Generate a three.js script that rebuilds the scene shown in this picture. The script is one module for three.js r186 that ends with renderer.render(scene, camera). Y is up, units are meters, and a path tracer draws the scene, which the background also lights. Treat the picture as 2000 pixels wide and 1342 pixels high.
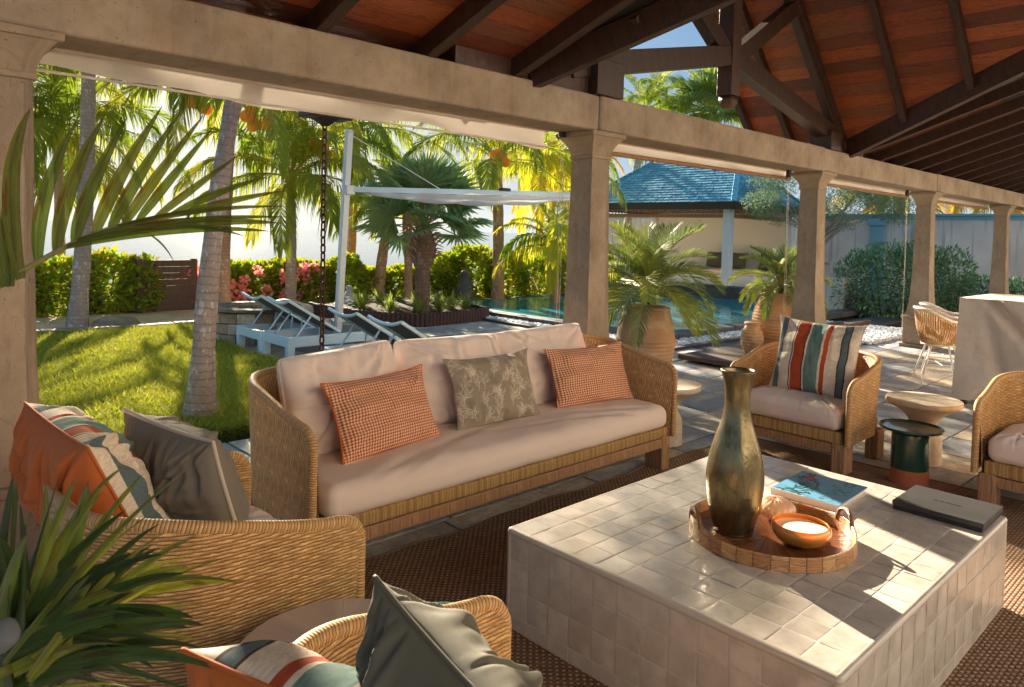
import * as THREE from 'three';
import { mergeGeometries } from 'three/addons/utils/BufferGeometryUtils.js';
import { RoundedBoxGeometry } from 'three/addons/geometries/RoundedBoxGeometry.js';

// ---------------------------------------------------------------- camera, sky, sun, exposure
const scene = new THREE.Scene();
const W = 2000, H = 1342, FOCAL = 1427, HORIZON_ROW = 492;
const camera = new THREE.PerspectiveCamera(2 * Math.atan(H / 2 / FOCAL) * 180 / Math.PI, W / H, 0.05, 20000);
camera.rotation.order = 'YXZ';
camera.position.set(0, 1.7, 0);
camera.rotation.set(-0.02642, -0.7619, 0.02751);
camera.setViewOffset(W, H, 0, H / 2 - HORIZON_ROW, W, H);
camera.focus = 3.8; camera.userData.fStop = 11;
camera.updateProjectionMatrix();
const renderer = new THREE.WebGLRenderer({ antialias: true });
renderer.setSize(1024, 687);
renderer.toneMapping = THREE.LinearToneMapping;
renderer.toneMappingExposure = 4.9;
renderer.shadowMap.enabled = true;

const SUN_AZ = 22 * Math.PI / 180, SUN_EL = 20.5 * Math.PI / 180;       // azimuth from -z towards +x
const sunDir = new THREE.Vector3(Math.sin(SUN_AZ) * Math.cos(SUN_EL), Math.sin(SUN_EL), -Math.cos(SUN_AZ) * Math.cos(SUN_EL));
const sun = new THREE.DirectionalLight(new THREE.Color(1.0, 0.86, 0.68), 5);
sun.position.copy(sunDir).multiplyScalar(60).add(new THREE.Vector3(4, 0, -6));
sun.target.position.set(4, 0, -6);
sun.castShadow = true; sun.shadow.mapSize.set(4096, 4096);
Object.assign(sun.shadow.camera, { left: -25, right: 25, top: 20, bottom: -20, near: 1, far: 150 });
sun.shadow.bias = -0.0005; sun.shadow.radius = 1.2;
scene.add(sun, sun.target);

{ // clear evening sky: blue overhead, pale at the horizon, a warm white aureole round the low sun
  const w = 1024, h = 512, data = new Float32Array(w * h * 4), d = new THREE.Vector3();
  for (let j = 0; j < h; j++) for (let i = 0; i < w; i++) {
    const el = ((j + 0.5) / h - 0.5) * Math.PI, az = ((i + 0.5) / w - 0.5) * 2 * Math.PI;
    d.set(Math.cos(el) * Math.cos(az), Math.sin(el), Math.cos(el) * Math.sin(az));
    const ang = Math.acos(Math.min(1, d.dot(sunDir))) * 180 / Math.PI, e = Math.max(0, el * 180 / Math.PI);
    const hz = Math.exp(-e / 6.5), g1 = Math.exp(-Math.pow(ang / 19, 2)), g2 = Math.exp(-ang / 18);
    const k = (j * w + i) * 4;
    data[k] = 0.030 + 0.145 * hz + 0.19 * g1 + 0.035 * g2;
    data[k + 1] = 0.074 + 0.112 * hz + 0.132 * g1 + 0.028 * g2;
    data[k + 2] = 0.136 + 0.052 * hz + 0.048 * g1 + 0.008 * g2;
    data[k + 3] = 1;
  }
  const t = new THREE.DataTexture(data, w, h, THREE.RGBAFormat, THREE.FloatType);
  t.mapping = THREE.EquirectangularReflectionMapping; t.magFilter = THREE.LinearFilter; t.minFilter = THREE.LinearFilter; t.needsUpdate = true;
  scene.background = t; scene.environment = t;
}

// ---------------------------------------------------------------- helpers
function rng(a) { return () => { a |= 0; a = a + 0x6D2B79F5 | 0; let t = Math.imul(a ^ a >>> 15, 1 | a); t = t + Math.imul(t ^ t >>> 7, 61 | t) ^ t; return ((t ^ t >>> 14) >>> 0) / 4294967296; }; }
const V = (x, y, z) => new THREE.Vector3(x, y, z);
const lerp = (a, b, t) => a + (b - a) * t, clamp = (x, a = 0, b = 1) => Math.min(b, Math.max(a, x));
const smooth = (a, b, x) => { const t = clamp((x - a) / (b - a)); return t * t * (3 - 2 * t); };
function hash(i, j, s) { let h = Math.imul(i, 374761393) + Math.imul(j, 668265263) + Math.imul(s, 2147483647) | 0; h = Math.imul(h ^ h >>> 13, 1274126177); return ((h ^ h >>> 16) >>> 0) / 4294967296; }
function noise(x, y, px, py, s = 0) { // value noise that wraps with the periods px, py
  const i = Math.floor(x), j = Math.floor(y), fx = x - i, fy = y - j, u = fx * fx * (3 - 2 * fx), v = fy * fy * (3 - 2 * fy);
  const m = (a, p) => p ? ((a % p) + p) % p : a;
  const a = hash(m(i, px), m(j, py), s), b = hash(m(i + 1, px), m(j, py), s), c = hash(m(i, px), m(j + 1, py), s), d = hash(m(i + 1, px), m(j + 1, py), s);
  return lerp(lerp(a, b, u), lerp(c, d, u), v);
}
function fbm(u, v, f, oct = 4, s = 0, fy = f) { let r = 0, a = 0.5, n = 0; for (let k = 0; k < oct; k++) { r += a * noise(u * f, v * fy, f, fy, s + k * 17); n += a; a *= 0.5; f *= 2; fy *= 2; } return r / n; }
function noise3(x, y, z, s = 0) { return (noise(x + z * 0.7, y - z * 0.4, 0, 0, s) + noise(y + 31.7 + x * 0.3, z + x * 0.5, 0, 0, s + 5)) * 0.5; }

function tex(w, h, fn, srgb = true) {
  const d = new Uint8Array(w * h * 4);
  for (let j = 0; j < h; j++) for (let i = 0; i < w; i++) {
    const c = fn((i + 0.5) / w, (j + 0.5) / h), k = (j * w + i) * 4;
    if (typeof c === 'number') d[k] = d[k + 1] = d[k + 2] = clamp(c) * 255; else { d[k] = clamp(c[0]) * 255; d[k + 1] = clamp(c[1]) * 255; d[k + 2] = clamp(c[2]) * 255; }
    d[k + 3] = 255;
  }
  const t = new THREE.DataTexture(d, w, h, THREE.RGBAFormat);
  t.wrapS = t.wrapT = THREE.RepeatWrapping; t.magFilter = THREE.LinearFilter; t.minFilter = THREE.LinearMipmapLinearFilter; t.generateMipmaps = true;
  if (srgb) t.colorSpace = THREE.SRGBColorSpace;
  t.needsUpdate = true; return t;
}
function canvasTex(w, h, draw) {
  const c = document.createElement('canvas'); c.width = w; c.height = h; draw(c.getContext('2d'), w, h);
  const t = new THREE.CanvasTexture(c); t.colorSpace = THREE.SRGBColorSpace; t.wrapS = t.wrapT = THREE.RepeatWrapping; t.magFilter = THREE.LinearFilter; return t;
}
const rep = (t, sx, sy = sx) => { const c = t.clone(); c.repeat.set(1 / sx, 1 / sy); c.needsUpdate = true; return c; };   // sx, sy: metres that one picture covers
const lin = (r, g, b) => new THREE.Color().setRGB(r, g, b);
const mul = (c, k) => [c[0] * k, c[1] * k, c[2] * k], mix3 = (a, b, t) => [lerp(a[0], b[0], t), lerp(a[1], b[1], t), lerp(a[2], b[2], t)];
const std = o => new THREE.MeshStandardMaterial(o), phys = o => new THREE.MeshPhysicalMaterial(o);

const used = {};
const numbered = n => { used[n] = (used[n] ?? -1) + 1; return used[n] ? `${n}_${String(used[n]).padStart(3, '0')}` : n; };
function prep(g) { let r = g.index ? g.toNonIndexed() : g; for (const k of Object.keys(r.attributes)) if (!['position', 'normal', 'uv'].includes(k)) r.deleteAttribute(k); if (!r.attributes.normal) r.computeVertexNormals(); if (!r.attributes.uv) r.setAttribute('uv', new THREE.Float32BufferAttribute(new Float32Array(r.attributes.position.count * 2), 2)); return r; }
const merge = list => list.length === 1 ? list[0] : mergeGeometries(list.map(prep));
function shade(m) { m.castShadow = true; m.receiveShadow = true; return m; }
function obj(name, geos, material, parent) {
  const g = Array.isArray(geos) ? merge(geos) : geos;
  const m = shade(new THREE.Mesh(g, material));
  m.name = parent ? name : numbered(name); (parent || scene).add(m); return m;
}
function tag(o, label, category, group) { Object.assign(o.userData, { label, category }); if (group) o.userData.group = group; return o; }
function thing(name, label, category, pos = [0, 0, 0], turn = 0, group) { const o = new THREE.Group(); o.name = numbered(name); scene.add(o); o.position.set(...pos); o.rotation.y = turn; return tag(o, label, category, group); }
function struct(name, geos, m) { const o = obj(name, geos, m); o.userData.kind = 'structure'; return o; }
function copyOf(src, label) { const c = src.clone(); c.name = numbered(src.name.replace(/_\d{3}$/, '')); c.userData = { ...src.userData }; if (label) c.userData.label = label; scene.add(c); return c; }
function boxUV(g) { // texture coordinates in metres, by the way each face looks
  g = g.index ? g.toNonIndexed() : g; const p = g.attributes.position, n = g.attributes.normal, uv = new Float32Array(p.count * 2);
  for (let i = 0; i < p.count; i += 3) {
    let ax = 0, ay = 0, az = 0; for (let k = 0; k < 3; k++) { ax += n.getX(i + k); ay += n.getY(i + k); az += n.getZ(i + k); }
    ax = Math.abs(ax); ay = Math.abs(ay); az = Math.abs(az);
    for (let k = 0; k < 3; k++) { const x = p.getX(i + k), y = p.getY(i + k), z = p.getZ(i + k), c = ay >= ax && ay >= az ? [x, z] : ax >= az ? [z, y] : [x, y]; uv[(i + k) * 2] = c[0]; uv[(i + k) * 2 + 1] = c[1]; }
  }
  g.setAttribute('uv', new THREE.BufferAttribute(uv, 2)); return g;
}
function box(x0, x1, y0, y1, z0, z1, r = 0.006) { const w = x1 - x0, h = y1 - y0, d = z1 - z0; const g = new RoundedBoxGeometry(w, h, d, 1, Math.min(r, w / 3, h / 3, d / 3)); g.translate((x0 + x1) / 2, (y0 + y1) / 2, (z0 + z1) / 2); return boxUV(g); }
function bar(a, b, w, h, up = V(0, 1, 0), r = 0.006) { // a rectangular timber from a to b; uv runs along it
  const d = b.clone().sub(a), L = d.length(); const g0 = new RoundedBoxGeometry(w, h, L, 1, Math.min(r, w / 3, h / 3)); g0.translate(0, 0, L / 2); const g = boxUV(g0);
  const z = d.normalize(), x = up.clone().cross(z).normalize(), y = z.clone().cross(x); g.applyMatrix4(new THREE.Matrix4().makeBasis(x, y, z).setPosition(a)); return g;
}
function sweep(pts, radius, seg = 10, closed = false, caps = true) { // tapered tube along points; radius: number or f(t)
  const n = pts.length, pos = [], nor = [], uv = [], idx = []; const R = typeof radius === 'function' ? radius : () => radius;
  let len = 0, prevN = null; const T = V(), N = V(), B = V();
  for (let i = 0; i < n; i++) {
    const a = pts[closed ? (i - 1 + n) % n : Math.max(0, i - 1)], b = pts[closed ? (i + 1) % n : Math.min(n - 1, i + 1)]; T.copy(b).sub(a).normalize();
    if (!prevN) N.copy(Math.abs(T.y) < 0.9 ? V(0, 1, 0) : V(1, 0, 0)).cross(T).normalize(); else N.copy(prevN).addScaledVector(T, -prevN.dot(T)).normalize();
    prevN = N.clone(); B.copy(T).cross(N); if (i) len += pts[i].distanceTo(pts[i - 1]); const r = R(i / (n - 1));
    for (let j = 0; j <= seg; j++) { const an = j / seg * 2 * Math.PI, c = Math.cos(an), s = Math.sin(an); const nx = N.x * c + B.x * s, ny = N.y * c + B.y * s, nz = N.z * c + B.z * s; pos.push(pts[i].x + nx * r, pts[i].y + ny * r, pts[i].z + nz * r); nor.push(nx, ny, nz); uv.push(len, j / seg); }
  }
  const m = seg + 1, rows = closed ? n : n - 1;
  for (let i = 0; i < rows; i++) for (let j = 0; j < seg; j++) { const a = i * m + j, b = ((i + 1) % n) * m + j; idx.push(a, a + 1, b, b, a + 1, b + 1); }
  if (caps && !closed) for (const e of [0, n - 1]) { const c = pos.length / 3; pos.push(pts[e].x, pts[e].y, pts[e].z); const t = V().copy(pts[e]).sub(pts[e ? e - 1 : 1]).normalize(); nor.push(t.x, t.y, t.z); uv.push(0, 0); for (let j = 0; j < seg; j++) e ? idx.push(e * m + j, e * m + j + 1, c) : idx.push(e * m + j + 1, e * m + j, c); }
  const g = new THREE.BufferGeometry(); g.setAttribute('position', new THREE.Float32BufferAttribute(pos, 3)); g.setAttribute('normal', new THREE.Float32BufferAttribute(nor, 3)); g.setAttribute('uv', new THREE.Float32BufferAttribute(uv, 2)); g.setIndex(idx); return g;
}
const spline = (pts, n, closed = false) => new THREE.CatmullRomCurve3(pts, closed).getPoints(n);
function lathe(profile, seg = 40, metres = true) { const g = new THREE.LatheGeometry(profile.map(p => new THREE.Vector2(p[0], p[1])), seg); if (metres) { const uv = g.attributes.uv, p = g.attributes.position; for (let i = 0; i < uv.count; i++) uv.setXY(i, uv.getX(i) * 2 * Math.PI * 0.2, p.getY(i)); } return g; }
const smoothProfile = (pts, n) => new THREE.SplineCurve(pts.map(p => new THREE.Vector2(p[0], p[1]))).getPoints(n).map(p => [Math.max(0, p.x), p.y]);
function gridGeo(nu, nv, f, flip = false) { // surface f(u, v) -> [x, y, z, s, t], with smooth normals
  const pos = [], uv = [], idx = [];
  for (let j = 0; j <= nv; j++) for (let i = 0; i <= nu; i++) { const p = f(i / nu, j / nv); pos.push(p[0], p[1], p[2]); uv.push(p[3] ?? i / nu, p[4] ?? j / nv); }
  for (let j = 0; j < nv; j++) for (let i = 0; i < nu; i++) { const a = j * (nu + 1) + i, b = a + nu + 1; flip ? idx.push(a, b, a + 1, b, b + 1, a + 1) : idx.push(a, a + 1, b, b, a + 1, b + 1); }
  const g = new THREE.BufferGeometry(); g.setAttribute('position', new THREE.Float32BufferAttribute(pos, 3)); g.setAttribute('uv', new THREE.Float32BufferAttribute(uv, 2)); g.setIndex(idx); g.computeVertexNormals(); return g;
}
function slabOf(pts, y0, y1, bevel = 0) { // flat polygon [x, z] as a slab
  const s = new THREE.Shape(pts.map(p => new THREE.Vector2(p[0], -p[1]))); const g = new THREE.ExtrudeGeometry(s, { depth: y1 - y0 - 2 * bevel, bevelEnabled: bevel > 0, bevelSize: bevel, bevelThickness: bevel, bevelOffset: -bevel, bevelSegments: 1, curveSegments: 8 });
  g.rotateX(-Math.PI / 2); g.translate(0, y0 + bevel, 0); return boxUV(g);
}
// ---------------------------------------------------------------- materials
const M = {};
{
  const plasterB = tex(512, 512, (u, v) => 0.6 * fbm(u, v, 24, 4, 3) + 0.4 * fbm(u, v, 120, 2, 9) - (fbm(u, v, 60, 1, 77) > 0.86 ? 0.5 : 0), false);
  const plasterC = tex(512, 512, (u, v) => { const n = fbm(u, v, 5, 5, 1), m = fbm(u, v, 40, 3, 8), st = fbm(u, v, 26, 3, 12, 3); const k = (0.80 + 0.24 * n + 0.10 * (m - 0.5)) * (fbm(u, v, 128, 1, 77) > 0.95 ? 0.72 : 1) * (1 - 0.07 * smooth(0.012, 0.0, Math.abs(fbm(u, v, 3, 5, 202) - 0.42))) - 0.045 * smooth(0.56, 0.72, st); return mix3([0.745 * k, 0.665 * k, 0.57 * k], [0.715 * k, 0.62 * k, 0.51 * k], smooth(0.45, 0.75, fbm(u, v, 8, 3, 44))); });
  M.plaster = std({ map: rep(plasterC, 1.6), color: lin(0.80, 0.79, 0.77), bumpMap: rep(plasterB, 0.9), bumpScale: 0.004, roughness: 0.92 });
  M.plasterCap = std({ map: rep(plasterC, 1.6), color: lin(0.86, 0.83, 0.78), bumpMap: rep(plasterB, 0.9), bumpScale: 0.003, roughness: 0.9 });
  M.houseWall = std({ color: lin(0.57, 0.54, 0.50), bumpMap: rep(plasterB, 0.9), bumpScale: 0.004, roughness: 0.95 });
  M.gardenWall = std({ map: rep(tex(512, 512, (u, v) => { const k = 0.78 + 0.16 * fbm(u, v, 5, 4, 5) - 0.16 * smooth(0.5, 0.8, fbm(u, v, 40, 3, 6, 2)); return [0.97 * k, 0.95 * k, 0.92 * k]; }), 3.2), bumpMap: rep(plasterB, 1), bumpScale: 0.004, roughness: 0.9 });
  M.gardenWallTrim = std({ color: lin(0.20, 0.40, 0.47), bumpMap: rep(plasterB, 1), bumpScale: 0.003, roughness: 0.85 });

  const grain = (u, v, s) => { const wv = fbm(u, v, 6, 3, s, 3); const r = Math.sin((u * 9 + wv * 3.2) * 2 * Math.PI * 2) * 0.5 + 0.5; return 0.55 * r + 0.45 * fbm(u, v, 96, 3, s + 4, 6); };
  const grainG = tex(256, 512, (u, v) => grain(u, v, 21), false);
  const grainC = tex(256, 512, (u, v) => { const g = grain(u, v, 21), k = 0.72 + 0.4 * g - 0.2 * smooth(0.6, 0.8, fbm(u, v, 14, 3, 2, 5)); return [k, k * 0.97, k * 0.93]; });
  const wood = (r, g, b, rough = 0.55, sx = 0.25, sy = 0.9) => std({ color: lin(r, g, b), map: rep(grainC, sx, sy), bumpMap: rep(grainG, sx, sy), bumpScale: 0.0015, roughness: rough });
  M.wood = wood; M.handleWood = wood(0.30, 0.11, 0.04, 0.3, 0.1, 0.4); M.grainG = grainG; M.grainC = grainC;
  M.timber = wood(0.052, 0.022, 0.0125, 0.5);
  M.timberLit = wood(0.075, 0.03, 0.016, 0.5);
  M.boards = [[0.42, 0.105, 0.030], [0.33, 0.082, 0.026], [0.23, 0.060, 0.022], [0.17, 0.05, 0.021], [0.50, 0.135, 0.036], [0.28, 0.095, 0.04]].map(c => wood(c[0] * 0.82, c[1] * 0.84, c[2] * 0.9, 0.42));
  M.teak = wood(0.42, 0.235, 0.125, 0.6);
  M.trayWood = wood(0.62, 0.32, 0.12, 0.28, 0.12, 0.5); M.trayDark = wood(0.24, 0.09, 0.035, 0.3, 0.2, 0.5);
  M.fenceWood = wood(0.13, 0.085, 0.06, 0.75); M.logWood = wood(0.085, 0.045, 0.04, 0.8); M.plankDark = wood(0.11, 0.07, 0.055, 0.7);

  // wicker: round strands passing over and under upright stakes
  const stake = 6, rows = 16;
  const wv = (u, v) => { const row = Math.floor(v * rows), f = v * rows - row, o = Math.cos((u * stake + row) * Math.PI); const prof = Math.sqrt(Math.max(0, 1 - Math.pow((f - 0.5) * 2.1, 2))); const st = Math.pow(Math.abs(Math.cos(u * stake * Math.PI)), 8); return [prof, o, row, st]; };
  const wickB = tex(512, 512, (u, v) => { const j = (fbm(u, v, 16, 2, 41) - 0.5) * 0.02; const [p, o, , s] = wv(u, v + j); return clamp(p * (0.74 + 0.26 * o) * 0.85 + 0.12 * s * (1 - 0.5 * o) + 0.1 * p); }, false);
  const wickC = tex(512, 512, (u, v) => { const j = (fbm(u, v, 16, 2, 41) - 0.5) * 0.02; const [p, o, row, s] = wv(u, v + j); const seg = Math.floor(u * stake + (row & 1) * 0.5); const t = hash(seg % 6, row % 16, 9); const gap = p < 0.3 ? 0.36 : 1; const fib = 0.85 + 0.3 * fbm(u, v, 64, 2, 15, 128); const c = mix3([0.88, 0.72, 0.49], [0.76, 0.585, 0.37], t); return mul(c, gap * fib * (0.92 + 0.10 * o) * (0.90 + 0.16 * fbm(u, v, 6, 2, 77, 2))); });
  M.wicker = std({ map: rep(wickC, 0.224, 0.184), bumpMap: rep(wickB, 0.224, 0.184), bumpScale: 0.006, roughness: 0.58, color: lin(1.1, 1.04, 0.95) });
  { const turn = t => { const c = t.clone(); c.rotation = Math.PI / 2; c.repeat.set(1 / 0.16, 1 / 0.15); c.needsUpdate = true; return c; }; M.wickerGrey = std({ map: turn(wickC), bumpMap: turn(wickB), bumpScale: 0.006, roughness: 0.62, color: lin(1.35, 1.32, 1.3) }); }
  const fringe = (u, v) => { const n = 26, x = u * n + (fbm(u, v, 6, 2, 31, 2) - 0.5) * 1.4, f = x - Math.floor(x); return [Math.sqrt(Math.max(0, 1 - Math.pow((f - 0.5) * 2, 2))), Math.floor(x)]; };
  M.apron = std({ map: rep(tex(256, 128, (u, v) => { const [p, k] = fringe(u, v); const t = hash(((k % 26) + 26) % 26, 3, 4); return mul(mix3([0.88, 0.72, 0.45], [0.70, 0.52, 0.28], t), 0.55 + 0.45 * p); }), 0.16, 0.14), bumpMap: rep(tex(256, 128, (u, v) => fringe(u, v)[0], false), 0.16, 0.14), bumpScale: 0.006, roughness: 0.6 });
  M.rim = std({ map: rep(tex(64, 64, (u, v) => { const f = (u * 4 + v) % 1; return mul(mix3([0.84, 0.67, 0.44], [0.74, 0.55, 0.33], hash(Math.floor(u * 4 + v) % 4, 2, 3)), f < 0.14 ? 0.45 : 1); }), 0.045, 1), bumpMap: rep(tex(64, 64, (u, v) => { const f = (u * 4 + v) % 1; return Math.sqrt(Math.max(0, 1 - Math.pow((f - 0.5) * 2, 2))); }, false), 0.045, 1), bumpScale: 0.004, roughness: 0.55 });

  // cloth
  const clothB = tex(256, 256, (u, v) => 0.5 + 0.25 * Math.sin(u * 64 * 2 * Math.PI) * Math.cos(v * 64 * 2 * Math.PI) + 0.25 * (fbm(u, v, 64, 2, 5) - 0.5), false);
  const softB = tex(512, 512, (u, v) => fbm(u + 0.1 * fbm(u, v, 4, 2, 8), v, 5, 4, 61, 5), false);
  M.cloth = (r, g, b, rough = 0.9, sheen = 0.25) => phys({ color: lin(r, g, b), bumpMap: rep(clothB, 0.12), bumpScale: 0.0006, roughness: rough, sheen, sheenRoughness: 0.5, sheenColor: lin(0.9, 0.85, 0.8) });
  M.clothB = clothB;
  M.cushion = M.cloth(0.76, 0.615, 0.52); M.cushionBack = M.cloth(0.77, 0.63, 0.54);
  M.velvetOrange = phys({ color: lin(0.52, 0.125, 0.022), roughness: 0.8, sheen: 0.7, sheenRoughness: 0.35, sheenColor: lin(1, 0.55, 0.25), bumpMap: rep(clothB, 0.1), bumpScale: 0.0005 });
  M.velvetGrey = phys({ color: lin(0.20, 0.172, 0.13), roughness: 0.75, sheen: 0.35, sheenRoughness: 0.35, sheenColor: lin(0.8, 0.75, 0.6), bumpMap: rep(clothB, 0.1), bumpScale: 0.0005 });
  M.velvetOlive = phys({ color: lin(0.13, 0.116, 0.075), roughness: 0.75, sheen: 0.3, sheenRoughness: 0.35, sheenColor: lin(0.7, 0.68, 0.52), bumpMap: rep(clothB, 0.1), bumpScale: 0.0005 });
  M.trimCream = M.cloth(0.62, 0.52, 0.4); M.pipingOrange = M.cloth(0.62, 0.13, 0.015);
  const stripes = [[0, .045, 'c'], [.045, .115, 'g'], [.115, .13, 'c'], [.13, .25, 'c'], [.25, .262, 'd'], [.262, .275, 'c'], [.275, .40, 'r'], [.40, .415, 'k'], [.415, .435, 'c'], [.435, .60, 's'], [.60, .625, 'c'], [.625, .672, 'r'], [.672, .69, 'c'], [.69, .80, 'c'], [.80, .812, 'd'], [.812, .875, 'g'], [.875, .89, 'd'], [.89, 1.01, 'c']];
  const pal = { c: [0.86, 0.79, 0.70], g: [0.36, 0.42, 0.42], d: [0.27, 0.20, 0.17], r: [0.68, 0.28, 0.13], k: [0.30, 0.16, 0.12], s: [0.42, 0.52, 0.48] };
  M.stripe = phys({ map: tex(512, 256, (u, v) => { const x = clamp(u + (fbm(u, v, 40, 2, 3) - 0.5) * 0.004); const s = stripes.find(q => x >= q[0] && x < q[1]) || stripes[0]; return mul(pal[s[2]], 0.9 + 0.2 * fbm(u, v, 128, 2, 4)); }), bumpMap: rep(clothB, 0.25, 0.25), bumpScale: 0.0006, roughness: 0.92, sheen: 0.2, sheenRoughness: 0.5 });
  const ging = tex(512, 384, (u, v) => { const a = (Math.floor(u * 84) & 1), b = (Math.floor(v * 56) & 1); const k = 0.92 + 0.16 * fbm(u, v, 128, 2, 6); return mul(a && b ? [0.92, 0.79, 0.67] : a || b ? [0.80, 0.54, 0.39] : [0.60, 0.30, 0.17], k); });
  M.gingham = phys({ map: ging, bumpMap: tex(512, 384, (u, v) => { const a = Math.abs(Math.sin(u * 42 * Math.PI * 2 / 2)), b = Math.abs(Math.sin(v * 28 * Math.PI * 2 / 2)); return a * b; }, false), bumpScale: 0.0022, roughness: 0.9, sheen: 0.2 });
  M.branch = phys({ map: canvasTex(768, 512, (c, w, h) => {
    const r = rng(8); c.fillStyle = 'rgb(146,133,114)'; c.fillRect(0, 0, w, h);
    for (let i = 0; i < 9000; i++) { c.fillStyle = r() < 0.5 ? 'rgba(90,75,55,0.18)' : 'rgba(190,170,140,0.16)'; c.fillRect(r() * w, r() * h, 3, 1.5); }
    c.strokeStyle = 'rgb(216,203,180)'; c.lineCap = 'round';
    const twig = (x, y, a, l, d) => { const x2 = x + Math.cos(a) * l, y2 = y + Math.sin(a) * l; c.lineWidth = 1.9 + d * 0.5; c.beginPath(); c.moveTo(x, y); c.quadraticCurveTo((x + x2) / 2 + (r() - 0.5) * l * 0.3, (y + y2) / 2 + (r() - 0.5) * l * 0.3, x2, y2); c.stroke(); if (d > 0) { const n = 5; for (let k = 0; k < n; k++) twig(lerp(x, x2, 0.1 + 0.9 * (k + 1) / n), lerp(y, y2, 0.1 + 0.9 * (k + 1) / n), a + (k % 2 ? 1 : -1) * (0.45 + 0.25 * r()), l * (0.42 + 0.12 * r()), d - 1); } };
    for (let i = 0; i < 8; i++) for (let j = 0; j < 6; j++) twig((i + 0.1 + 0.8 * r()) * w / 8, (j + 0.3 + 0.8 * r()) * h / 6, -Math.PI / 2 + (r() - 0.5) * 2.8, 74 + 26 * r(), 2);
  }), bumpMap: rep(clothB, 0.2), bumpScale: 0.0006, roughness: 0.9, sheen: 0.2 });
  M.coverCloth = phys({ color: lin(0.68, 0.58, 0.48), bumpMap: rep(softB, 0.9), bumpScale: 0.03, roughness: 0.85, sheen: 0.2 });
  M.sail = phys({ color: lin(0.75, 0.76, 0.76), roughness: 0.8, transmission: 0.3, thickness: 0, side: THREE.DoubleSide });
  M.blind = phys({ color: lin(0.70, 0.62, 0.52), roughness: 0.9, transmission: 0.10, thickness: 0, bumpMap: rep(softB, 1.2), bumpScale: 0.012, side: THREE.DoubleSide });

  // rug
  const rugP = (u, v) => { const n = 20, x = u * n, y = v * n, i = Math.floor(x), j = Math.floor(y), fx = x - i - 0.5, fy = y - j - 0.5; const over = (i + j) & 1; const p = over ? Math.sqrt(Math.max(0, 1 - 4 * fy * fy)) * (1 - 0.5 * fx * fx * 4) : Math.sqrt(Math.max(0, 1 - 4 * fx * fx)) * (1 - 0.5 * fy * fy * 4); return [p, i, j, over]; };
  M.rug = std({ color: lin(1.5, 1.45, 1.4), map: rep(tex(512, 512, (u, v) => { const [p, i, j, o] = rugP(u, v); const t = hash(i, j, 6); const c = o ? mix3([0.66, 0.52, 0.39], [0.58, 0.45, 0.33], t) : mix3([0.46, 0.35, 0.26], [0.38, 0.28, 0.21], t); return mul(c, 0.4 + 0.62 * p); }), 0.36), bumpMap: rep(tex(512, 512, (u, v) => rugP(u, v)[0], false), 0.36), bumpScale: 0.007, roughness: 0.95 });
  M.rugTrim = std({ map: rep(tex(128, 128, (u, v) => mul([0.48, 0.38, 0.29], 0.6 + 0.5 * Math.abs(Math.sin(u * 16 * Math.PI)))), 0.12), roughness: 0.95 });

  // glazed tiles, stone, clay
  const glazeB = tex(512, 512, (u, v) => 0.7 * fbm(u, v, 5, 3, 13) + 0.3 * fbm(u, v, 16, 2, 19), false);
  const glazeC = tex(512, 512, (u, v) => { const k = 0.86 + 0.22 * (fbm(u, v, 7, 4, 23) - 0.3); const s = smooth(0.62, 0.8, fbm(u, v, 18, 3, 29)) * 0.05; return mul([1, 0.985, 0.96], k - s); });
  const glaze = (r, g, b, ox) => { const m = rep(glazeC, 0.55), n = rep(glazeB, 0.33); m.offset.set(ox, ox * 1.7); n.offset.set(ox * 2.1, ox); return phys({ color: lin(r, g, b), map: m, bumpMap: n, bumpScale: 0.0008, roughness: 0.34, clearcoat: 0.45, clearcoatRoughness: 0.15 }); };
  M.tileTop = [glaze(0.74, 0.675, 0.595, 0), glaze(0.78, 0.72, 0.64, 0.31), glaze(0.71, 0.65, 0.575, 0.57), glaze(0.76, 0.685, 0.60, 0.83), glaze(0.69, 0.635, 0.57, 0.12)];
  M.tileSide = M.tileTop;
  M.grout = std({ color: lin(0.70, 0.63, 0.55), bumpMap: rep(plasterB, 0.3), bumpScale: 0.0015, roughness: 0.9 });
  const stoneC = (s, a, b) => tex(512, 512, (u, v) => { const n = fbm(u + 0.06 * fbm(u, v, 6, 3, s + 1), v, 4, 5, s, 7), m = fbm(u, v, 48, 3, s + 7); return mul(mix3(a, b, smooth(0.3, 0.7, n)), 0.84 + 0.3 * m); });
  const stoneB = tex(512, 512, (u, v) => 0.6 * fbm(u, v, 6, 5, 51) + 0.4 * fbm(u, v, 50, 3, 57), false);
  const sA = stoneC(61, [0.60, 0.56, 0.52], [0.46, 0.45, 0.45]), sB = stoneC(71, [0.66, 0.58, 0.49], [0.52, 0.46, 0.40]);
  const stone = (t, r, g, b, ox, rough = 0.55) => { const m = rep(t, 1.3), n = rep(stoneB, 0.8); m.offset.set(ox, 1.6 * ox); n.offset.set(ox, ox); return std({ color: lin(r, g, b), map: m, bumpMap: n, bumpScale: 0.006, roughness: rough }); };
  M.stone = stone; M.stoneA = sA;
  M.paver = [stone(sA, 1.65, 1.8, 1.95, 0), stone(sB, 1.5, 1.68, 1.9, 0.3), stone(sA, 1.4, 1.55, 1.78, 0.55), stone(sB, 1.4, 1.52, 1.68, 0.8), stone(sA, 1.8, 1.9, 2.0, 0.2)];
  M.deck = [stone(sA, 1.9, 1.9, 1.9, 0.1, 0.7), stone(sB, 1.7, 1.7, 1.72, 0.4, 0.7), stone(sA, 1.65, 1.68, 1.72, 0.7, 0.7)];
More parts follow.
